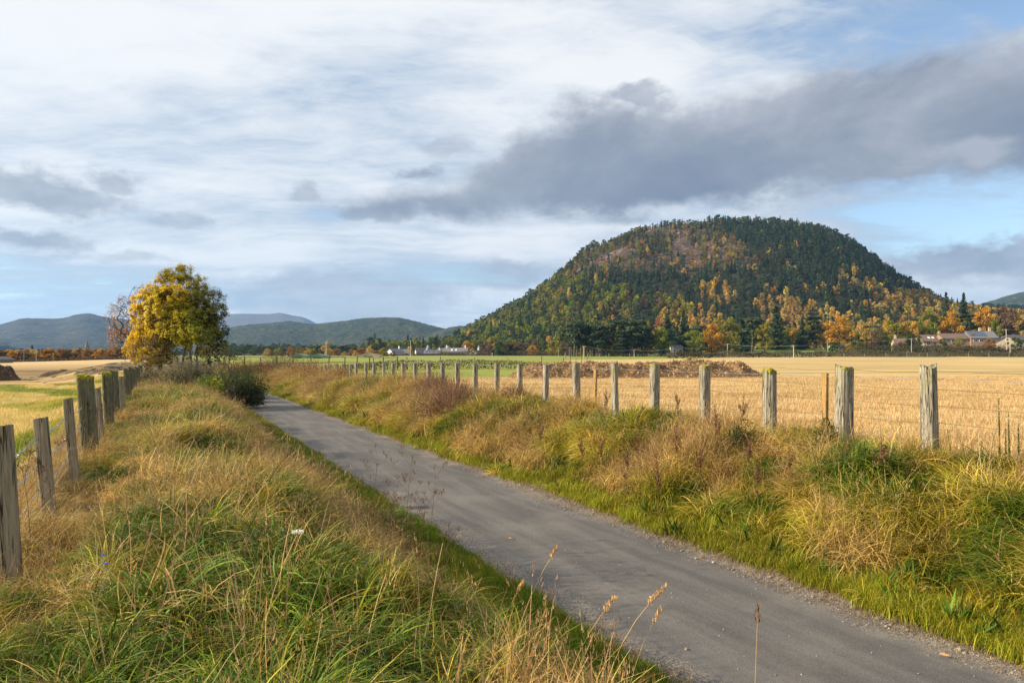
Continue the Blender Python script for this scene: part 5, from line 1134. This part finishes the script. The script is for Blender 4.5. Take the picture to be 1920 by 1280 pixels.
def clumps(x, y, cell, seed):
    """nearest jittered clump centre of every point: offset vector, distance and clump id hash"""
    gx, gy = np.floor(x / cell).astype(int), np.floor(y / cell).astype(int); bd = np.full(len(x), 1e9); ox = np.zeros(len(x)); oy = np.zeros(len(x)); hid = np.zeros(len(x))
    T2 = np.random.default_rng(seed).random((256, 256, 3))
    for i in (-1, 0, 1):
        for j in (-1, 0, 1):
            t = T2[(gx + i) & 255, (gy + j) & 255]; cx = (gx + i + t[:, 0]) * cell; cy_ = (gy + j + t[:, 1]) * cell; d = np.hypot(x - cx, y - cy_); m_ = d < bd
            bd[m_] = d[m_]; ox[m_] = (x - cx)[m_]; oy[m_] = (y - cy_)[m_]; hid[m_] = t[m_, 2]
    return ox, oy, bd / cell, hid
def setup(name, U, Vv, x, y, sp, s_, label, r, tint, tilt=(0, 0), zoff=0.0, wid=None, cl=None):
    n = len(x); z = gh(x, y) + zoff; idx = np.zeros(n, int)
    for k, (a, b_) in TYP.items(): m_ = sp == k; idx[m_] = a + r.integers(0, b_, m_.sum())
    rot = np.zeros((n, 3)); rot[:, 2] = r.uniform(0, 6.283, n); rot[:, 0] = r.normal(0, .16, n); rot[:, 1] = r.normal(0, .16, n) + tilt[0]
    if cl is not None:
        ox, oy, bd, hid = cl; m_ = ~np.isin(sp, ['turf', 'seedy']); wd = hid * 40; drift = .25
        rot[m_, 2] = np.arctan2(oy + np.sin(wd) * .08, ox + np.cos(wd) * .08)[m_] + r.normal(0, .45, m_.sum()); rot[m_, 1] = (np.clip(bd * 1.5 - .1, 0, .95) + r.normal(0, .15, n))[m_]
    scl = np.stack([s_ * (wid if wid is not None else 1.0), s_ * (wid if wid is not None else 1.0), s_], 1)
    return scatter(name, np.stack([x, y, z], 1), rot, scl, idx, tint, [o.copy() for o in GS], label)
def tints(x, y, r, amt=.22):
    n = len(x); return (.80 + .42 * fbm(x * 1.7, y * 1.7, 2, 61))[:, None] * r.uniform(1 - amt, 1 + amt, (n, 1)) * (1 + r.normal(0, .06, (n, 3)))
def verge_left():
    r = np.random.default_rng(71); n = 30000; u, v, x, y = field_pts(n, -1.5, 2.95, .6, 46, r, 1.9)
    cl = clumps(x, y, .46, 5); big = fbm(x * .55, y * .55, 3, 70); med = fbm(x * 1.9, y * 1.9, 3, 75) * .35 + .65 * (.25 + .5 * cl[3]); q = r.random(n); sp = np.full(n, 'yg', dtype=object)
    dryness = big * .45 + med * .95 - .055 - .03 * ss(v, 4, 7) + ss(u, .8, 1.5) * (1 - ss(u, 2.2, 2.5)) * .17 - .12 * (1 - ss(v, 2.5, 5)) + ss(-u, .2, .7) * .12
    sp[dryness < .64] = 'green'; sp[(dryness > .72)] = 'dry'; sp[(dryness > .78) & (q < .55)] = 'tang'; sp[(u > .9) & (dryness > .70) & (q < .6)] = 'tang'; sp[(q < .13)] = 'dry'; sp[(q > .990) & (u < 2.1)] = 'seedy'; sp[(q > .90) & (q < .935) & (dryness < .64)] = 'weed'
    edge = u + (med - .5) * .5 > 2.30 - .35 * (1 - ss(v, 3, 8)); sp[edge] = 'turf'; fence = u < -.85; sp[fence] = np.where(q[fence] < .7, 'dry', 'seedy'); 
    s_ = r.uniform(.65, 1.1, n) * (.50 + .75 * fbm(x * 1.2, y * 1.2, 2, 81)) * (1.25 - .55 * np.clip(cl[2], 0, 1)); s_[edge] = r.uniform(.6, 1.3, edge.sum()); s_ *= np.interp(u, [-1.5, -.9, -.5, .1, 1.3, 2.0], [.55, .5, .55, 1, 1, .72])
    d = np.hypot(x, y); keep = (d > 1.25) & ~((cl[2] > .48) & (r.random(n) < .45) & (u < 2.1)) & ~((y < 1.0)); keep &= ~((d < 2.0) & ((sp == 'seedy') | (s_ > .75)))
    wid = 1.08 + .035 * np.clip(d - 5, 0, 30)
    u, v, x, y, sp, s_, wid = [a[keep] for a in (u, v, x, y, sp, s_, wid)]; cl = [a[keep] for a in cl]; tt = .82 * tints(x, y, r) * (.70 + .6 * cl[3])[:, None]; m_ = sp == 'seedy'; s_[m_] = np.minimum(s_[m_], .85)
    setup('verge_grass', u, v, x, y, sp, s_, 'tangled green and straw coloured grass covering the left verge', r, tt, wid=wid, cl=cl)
def verge_right():
    r = np.random.default_rng(72); n = 36000; u, v, x, y = field_pts(n, 5.45, 9.0, 1.5, 62, r, 1.6)
    cl = clumps(x, y, .55, 6); big = fbm(x * .5, y * .5, 3, 90); med = fbm(x * 1.6, y * 1.6, 3, 95) * .4 + .6 * (.25 + .5 * cl[3]); q = r.random(n); sp = np.full(n, 'yg', dtype=object)
    dryness = big * .55 + med * .75 + .01 + ss(u, 6.2, 7.2) * .05
    sp[dryness < .54] = 'green'; sp[dryness > .655] = 'dry'; sp[(dryness > .70) & (q < .6)] = 'tang'; sp[q > .93] = 'tang'; sp[q > .992] = 'seedy'
    eu = u + (med - .5) * 1.1; edge = eu < 5.95; sp[edge] = 'turf'; sp[edge & (q < .12)] = 'yg'; sp[edge & (q > .97)] = 'weed'
    s_ = r.uniform(.7, 1.15, n) * (.50 + .9 * fbm(x * 1.0, y * 1.0, 2, 83)) * (1.3 - .6 * np.clip(cl[2], 0, 1)); s_[edge] = r.uniform(.5, 1.3, edge.sum()) * (.45 + 1.1 * vn(x[edge] * 3.2, y[edge] * 3.2, 5)) * np.where(sp[edge] == 'yg', .5, 1); s_ *= np.where(u > 8.5, .62, 1)
    s_[sp == 'seedy'] *= .8
    d = np.hypot(x, y); wid = 1.05 + .03 * np.clip(d - 6, 0, 40)
    kp = ~((cl[2] > .48) & (r.random(n) < .40) & ~edge); u, v, x, y, sp, s_, wid = [a[kp] for a in (u, v, x, y, sp, s_, wid)]; cl = [a[kp] for a in cl]; setup('bank_grass', u, v, x, y, sp, s_, 'tussocky straw and yellow green grass covering the right hand bank', r, .80 * tints(x, y, r) * (.66 + .68 * cl[3])[:, None], wid=wid, cl=cl)
def others():
    r = np.random.default_rng(73)
    # dense turf lips at both path edges
    n = 15000; v = 1.0 + 44 * r.random(n) ** 1.7; side = r.random(n) < .45; wob = (fbm(v * 1.3, v * 0 + side, 3, 12) - .5)
    u = np.where(side, 2.94 - r.random(n) ** 1.5 * .55 + wob * .14, 5.50 + r.random(n) ** 1.3 * .6 + wob * .35); x, y = uv2xy(u + bend(v), v)
    sp = np.full(n, 'turf', dtype=object); s_ = r.uniform(.45, 1.15, n) * (.5 + 1.0 * vn(x * 3.2, y * 3.2, 5)) * np.where(side, .8, 1); t_ = .74 * tints(x, y, r); t_[side] *= (.62, .92, .8)
    k = np.hypot(x, y) > 1.5; setup('path_edge_turf', u[k], v[k], x[k], y[k], sp[k], s_[k], 'short bright green turf creeping over both edges of the path', r, t_[k])
    # cut straw on the stubble
    SB = []
    for i in range(3): SB.append(tuft('s', 1100 + i, 34, .28, (.06, .17), .0065, (.1, 1.3), [(.62, .42, .20), (.50, .32, .13), (.72, .52, .28)], 2))
    n = 17000; y = 2 + 42 * r.random(n) ** 1.5; x = fr(y) + .5 + r.random(n) * (1.15 * y + 5); x, y = x[y > 1], y[y > 1]; y = np.round((y - .12 * x) / .32) * .32 + .12 * x + r.normal(0, .035, len(x)); n = len(x)
    kk = x > xb(y); x, y = x[kk], y[kk]; n = len(x); rot = np.zeros((n, 3)); rot[:, 2] = r.uniform(0, 6.28, n); s_ = r.uniform(.7, 1.3, n)
    scatter('stubble', np.stack([x, y, gh(x, y)], 1), rot, np.stack([s_ * 1.3, s_ * 1.3, s_], 1), r.integers(0, 3, n), (r.uniform(.75, 1.15, (n, 1)) * np.ones((n, 3))), SB, 'short cut straw standing in rows on the stubble field')
    # short grass on the mown field
    MF = []
    for i in range(3): MF.append(tuft('m', 1120 + i, 60, .30, (.05, .15), .008, (.2, 1.5), [(.20, .25, .022), (.40, .37, .05), (.66, .50, .18)][i:i + 1], 2))
    n = 14000; y = 2 + 45 * r.random(n) ** 1.5; x = (-1.9 - SA * y) / CA - r.random(n) ** 1.3 * (y * .6 + 4); rot = np.zeros((n, 3)); rot[:, 2] = r.uniform(0, 6.28, n)
    st = fbm(x * .1 - y * .05, (y + .9 * x) * .42, 3, 51); idx = np.where(st > .54, 2, np.where(st > .45, 1, 0)); scatter('field_grass', np.stack([x, y, gh(x, y)], 1), rot, np.stack([r.uniform(.8, 1.4, n)] * 3, 1), idx, r.uniform(.75, 1.2, (n, 1)) * np.ones((n, 3)), MF, 'short mown grass of the left field')
    # loose gravel and litter along the path edges
    ST = []
    for i in range(4):
        q = np.random.default_rng(i); V = []; mb = MB(); 
        for a in range(5):
            for k in range(6): th = math.pi * a / 4; V.append((math.sin(th) * math.cos(k * 1.047) * q.uniform(.8, 1.2), math.sin(th) * math.sin(k * 1.047) * q.uniform(.7, 1.1), math.cos(th) * .6))
        Fc = [(a * 6 + k, a * 6 + (k + 1) % 6, (a + 1) * 6 + (k + 1) % 6, (a + 1) * 6 + k) for a in range(4) for k in range(6)]; c = [(.26, .23, .19), (.16, .14, .12), (.36, .33, .28), (.22, .18, .14)][i]
        ST.append(mesh('stone', V, np.array(Fc), M_stone_t, col=np.tile(c, (len(V), 1)), link=False))
    n = 6000; v = 1 + 24 * r.random(n) ** 1.6; side = r.random(n) < .3; u = np.where(side, 2.98 + np.abs(r.normal(0, .13, n)), 5.44 - np.abs(r.normal(0, .17, n))); k = r.random(n) < .08; u[k] = r.uniform(3.1, 5.2, k.sum()); x, y = uv2xy(u + bend(v), v)
    s_ = np.where(r.random(n) < .03, r.uniform(.010, .020, n), r.uniform(.003, .008, n)); rot = r.uniform(0, 6.28, (n, 3)) * (.1, .1, 1)
    pk = np.clip((u - 2.78) / (5.70 - 2.78), 0, 1); zz = np.maximum(gh(x, y) + .006, -.012 + .03 * (1 - ((pk - .5) * 2) ** 2))
    scatter('gravel', np.stack([x, y, zz + s_ * .3], 1), rot, np.stack([s_] * 3, 1), r.integers(0, 4, n), np.ones((n, 3)), ST, 'loose gravel scattered along the edges of the path')
    LT = [tuft('l', 1140 + i, 14, .10, (.05, .16), .004, (1.3, 1.6), [(.34, .24, .13), (.20, .13, .07), (.46, .36, .2)], 2) for i in range(2)]
    n = 3600; v = 1 + 30 * r.random(n) ** 1.5; side = r.random(n) < .25; u = np.where(side, 3.0 + np.abs(r.normal(0, .08, n)), 5.48 - np.abs(r.normal(0, .15, n))); x, y = uv2xy(u + bend(v), v)
    rot = np.zeros((n, 3)); rot[:, 2] = r.uniform(0, 6.28, n); scatter('dead_grass_litter', np.stack([x, y, np.maximum(gh(x, y), 0) + .012], 1), rot, np.stack([np.ones(n), np.ones(n), .25 * np.ones(n)], 1), r.integers(0, 2, n), r.uniform(.7, 1.2, (n, 1)) * np.ones((n, 3)), LT, 'flattened dead grass lying on the gravelly path edge')
M_stone_t = leafmat('gravel_stones', .0, True, .9)
verge_left(); verge_right(); others()

# ------------------------------------------------------------------ single plants
def stalk(name, label, cat, loc, H, az_, bendf, seed, col, head='dock', group=None, w_=.006, headlen=.35, leaves=0, headcol=None):
    r = np.random.default_rng(seed); e = empty(name, loc, label, cat, group); p = np.array((0, 0, -.05)); pts = []; seg = 9
    for i in range(seg + 1):
        f = i / seg; pts.append(p.copy()); a = .04 + bendf * f ** 1.5; p = p + H / seg * np.array([math.cos(az_) * math.sin(a), math.sin(az_) * math.sin(a), math.cos(a)])
    T = MB(); T.tube(pts, [w_ * (1 - .65 * i / seg) for i in range(seg + 1)], 5); V = []; Fc = []; Cc = []; hc = np.array(headcol or col)
    P = np.array(pts); sidest = []
    def along(f): k = min(int(f * seg), seg - 1); q = f * seg - k; return P[k] * (1 - q) + P[k + 1] * q
    if head == 'dock':
        for b_ in range(5):
            f = r.uniform(.45, .8); a = r.uniform(0, 6.28); st = along(f); en = st + np.array([math.cos(a) * .07, math.sin(a) * .07, .22 * H * r.uniform(.6, 1)]); T.tube([st, (st + en) / 2 + np.array([math.cos(a), math.sin(a), 0]) * .02, en], w_ * .4, 3); sidest.append((st, en))
        for st, en in sidest + [(along(1 - headlen), P[-1])]:
            for k in range(60): o = st + (en - st) * r.random() + r.normal(0, .010, 3); blade(V, Fc, Cc, o, r.uniform(0, 6.28), .016, .011, .8, hc * r.uniform(.6, 1.3), r, 1)
    elif head == 'grass':
        for k in range(int(110 * headlen / .1)):
            f = 1 - headlen / H * r.random(); o = along(f) + r.normal(0, .0042, 3); d = P[-1] - P[-2]; blade(V, Fc, Cc, o, math.atan2(d[1], d[0]) + r.normal(0, .8), .013, .0042, 1.2, hc * r.uniform(.7, 1.3), r, 1)
    elif head == 'umbel':
        for b_ in range(9):
            f = r.uniform(.55, 1); a = r.uniform(0, 6.28); st = along(f); en = st + np.array([math.cos(a) * .12, math.sin(a) * .12, .14]) * r.uniform(.6, 1.2); T.tube([st, en], w_ * .35, 3)
            for k in range(9):
                o = en + np.array([r.normal(0, .022), r.normal(0, .022), .03 + r.normal(0, .004)]); T.tube([en, o], .0009, 3, cap=False)
                for m_ in range(3): blade(V, Fc, Cc, o + r.normal(0, .003, 3), r.uniform(0, 6.28), .008, .006, .8, hc * r.uniform(.6, 1.3), r, 1)
    elif head == 'thistle':
        for k in range(70):
            f = r.uniform(.15, 1); a = r.uniform(0, 6.28); blade(V, Fc, Cc, along(f), a, .10 * (1.1 - f), .018, 1.6, np.array((.10, .12, .03)) * r.uniform(.7, 1.3), r, 2)
    for k in range(leaves):
        f = r.uniform(.1, .6); blade(V, Fc, Cc, along(f), r.uniform(0, 6.28), r.uniform(.08, .2), .005, 2.4, np.array(col) * r.uniform(.7, 1.2), r, 3)
    T_ = mesh('stem', T.v, T.f, M_stem, e, col=np.tile(np.array(col), (len(T.v), 1))); mesh('seed_head', np.array(V), np.array(Fc), M_stem, e, col=np.array(Cc)); return e
STR = (.50, .34, .14)
def pfoot(px, d): x = (px - 960) / F * d; return (x, d, float(gh(x, d)))
def aim(px_b, d, px_t, py_t, d2=None):
    b_ = pfoot(px_b, d); d2 = d2 or d; t = px2(px_t, py_t, d2); return b_, math.hypot(t[0] - b_[0], t[1] - b_[1]), t[2] - b_[2], math.atan2(t[1] - b_[1], t[0] - b_[0])
# foreground grass stems leaning over the path: foot, tip
for i, (pb, d, pt, yt, lb, hd, wv) in enumerate([
    (1115, 2.55, 1262, 1100, 'long bent straw grass stem with the biggest drooping seed head, in front of the path', 'grass', .0030),
    (1040, 2.6, 1160, 1122, 'slender pale arching grass stem left of the one with the biggest seed head', 'grass', .0022),
    (935, 2.7, 1046, 1036, 'tall straight straw stem leaning right over the path edge', 'grass', .0024),
    (1398, 2.35, 1399, 1150, 'upright thin stem with a dark brown broken seed head standing in front of the path', 'grass', .0022),
    (1160, 2.55, 1240, 1138, 'short broken side stem with two round tan seed heads', 'grass', .0014),
    (905, 3.0, 985, 1090, 'short straw stem among the tangled grass at the verge edge', 'grass', .0022)]):
    b_, hz, vt, a = aim(pb, d, pt, yt)
    L = math.hypot(hz, vt) * 1.10; bf = min(1.5, 2.2 * math.atan2(hz, max(vt, .05)))
    stalk('grass_stem', lb, 'grass stem', b_, L, a, bf, 900 + i, STR, hd, w_=wv, headlen=.095 if i in (0,) else .06, leaves=1 if i % 2 else 2, headcol=(.16, .09, .05) if i == 3 else (.58, .36, .13))
for i, (px, d, H, bf) in enumerate([(806, 6.6, .85, .12), (760, 6.9, .9, .1), (735, 7.2, .8, .25), (786, 6.4, .7, .3), (700, 7.6, .85, .1), (722, 6.4, .6, .3), (830, 5.6, .45, .3), (745, 5.9, .5, .2)]):
    stalk('hogweed_stalk', ['dead brown umbel stalk leaning over the path edge, tallest and rightmost of its patch', 'dead umbel stalk second from the right in the patch at the path edge'][i] if i < 2 else 'thin dead flower stalk in the patch beside the path edge', 'plant', pfoot(px, d), H, trr.uniform(-.5, 1.0), bf, 920 + i, (.17, .11, .06), 'umbel', 'dead flower stalks at the path edge' if i >= 2 else None, .0035, headcol=(.20, .13, .07))
for i, (px, d) in enumerate([(1345, 9.6), (1392, 10.6), (1265, 9.7), (1275, 11.2), (1130, 10.9), (1140, 12.3), (1195, 10.2), (1400, 8.9), (1310, 9.0), (1015, 12.5), (1090, 11.0), (1170, 9.2), (1480, 8.2), (1645, 7.5), (1420, 7.9), (1240, 8.8)]):
    stalk('dock_stalk', 'dark brown dead dock stalk standing on the bank near the right hand fence', 'plant', pfoot(px, d), trr.uniform(.55, .95), trr.uniform(0, 6.28), trr.uniform(.0, .2), 940 + i, (.15, .085, .045), 'dock', 'dead dock stalks on the right bank', .005, headcol=(.17, .085, .045))
for i, (px, d, H) in enumerate([(1872, 7.6, 1.0), (1890, 7.5, .85), (1908, 7.7, .7), (1884, 7.9, .65)]):
    stalk('thistle', 'tall green thistle beyond the wire at the right edge of the picture', 'plant', pfoot(px, d), H, 1.0, .08, 970 + i, (.13, .12, .04), 'thistle', 'thistles at the right edge', .006)
for i, (px, d, H) in enumerate([(62, 4.8, .6), (100, 5.8, .65), (40, 5.6, .5), (186, 9, .6)]):
    stalk('dock_stalk', 'thin dark dead stalk behind the left fence wires', 'plant', pfoot(px, d)[:2] + (pfoot(px, d)[2],), H, trr.uniform(0, 6), .2, 980 + i, (.16, .09, .05), 'umbel', 'dead stalks behind the left fence', .003, headcol=(.2, .12, .06))
for i, (px, py) in enumerate([(200, 1055), (193, 1048)]):
    b_ = pfoot(px, 3.62 + .05 * i); e = empty('blue_flower', b_, 'tiny blue flower in the green weeds near the second stake of the left fence' if i == 0 else 'second tiny blue flower, above and left of the other', 'flower')
    mb = MB(); mb.tube([(0, 0, 0), (.01, 0, .30)], .0015, 4); mb.build('stem', M_grassgreen if 'M_grassgreen' in globals() else M_teal, e)
    mb = MB(); [mb.add([(.01, 0, .30), (.01 + .010 * math.cos(a - .45), .010 * math.sin(a - .45), .304), (.01 + .017 * math.cos(a), .017 * math.sin(a), .302), (.01 + .010 * math.cos(a + .45), .010 * math.sin(a + .45), .304)], [(0, 1, 2, 3)]) for a in [k * 1.2566 for k in range(5)]]
    mb.build('petals', plain('blue_petal', (.05, .06, .55), .6, .1, 5, 0), e)
b_ = pfoot(560, 4.3); e = empty('yarrow_flower', b_, 'small white flower head in the middle of the left verge', 'flower'); mb = MB(); mb.tube([(0, 0, 0), (0, 0, .34)], .002, 4); mb.build('stem', M_stake, e); mb = MB()
for k in range(40): a = trr.random() * 6.28; q = .035 * trr.random() ** .5; mb.tube([(math.cos(a) * q, math.sin(a) * q, .335), (math.cos(a) * q, math.sin(a) * q, .348)], .0045, 5)
mb.build('flower_head', plain('white_petal', (.78, .76, .66), .7, .05, 5, 0), e)
# fallen leaves
for i, (px, py, lb) in enumerate([(1763, 1231, 'pale orange fallen leaf lying on the path at the lower right'), (1664, 1153, 'orange fallen leaf standing in the turf at the path edge'), (1884, 1142, 'orange fallen leaf in the grass at the lower right edge'), (955, 1012, 'dry curled leaf on the path left of the middle')]):
    d = EYE * F / (py - HOR) if i != 2 else 5.2; x = (px - 960) / F * d; z = max(.022, float(gh(x, d)) + (.05 if i in (1, 2) else .0)) + .008
    V = [(-.034, 0, .004), (-.018, .017, .008), (.006, .020, .010), (.030, .008, .006), (.044, 0, .010), (.030, -.008, .006), (.006, -.020, .010), (-.018, -.017, .008), (0, 0, .001)]
    o = mesh('fallen_leaf', V, [(8, k, (k + 1) % 8) for k in range(8)], plain('fallen_leaf', (.62, .33, .13), .7, .2, 30, .1)); o.location = (x, d, z); o.rotation_euler = (.15 if i else .1, .1, .4 * i); tag(o, lb, 'leaf')

# ------------------------------------------------------------------ haze
mb = MB(); mb.box((0, 3400, -24), (15000, 8400, 620)); hz = mb.build('haze', None)
m_ = bpy.data.materials.new('haze_air'); m_.use_nodes = True; t = m_.node_tree; t.nodes.clear(); out = t.nodes.new('ShaderNodeOutputMaterial'); pv = t.nodes.new('ShaderNodeVolumePrincipled')
pv.inputs['Color'].default_value = (.30, .58, 1.0, 1); pv.inputs['Density'].default_value = HAZE; pv.inputs['Anisotropy'].default_value = .2
t.links.new(pv.outputs[0], out.inputs['Volume']); hz.data.materials.append(m_); tag(hz, kind='stuff', label='thin blue haze in the air over the whole valley')
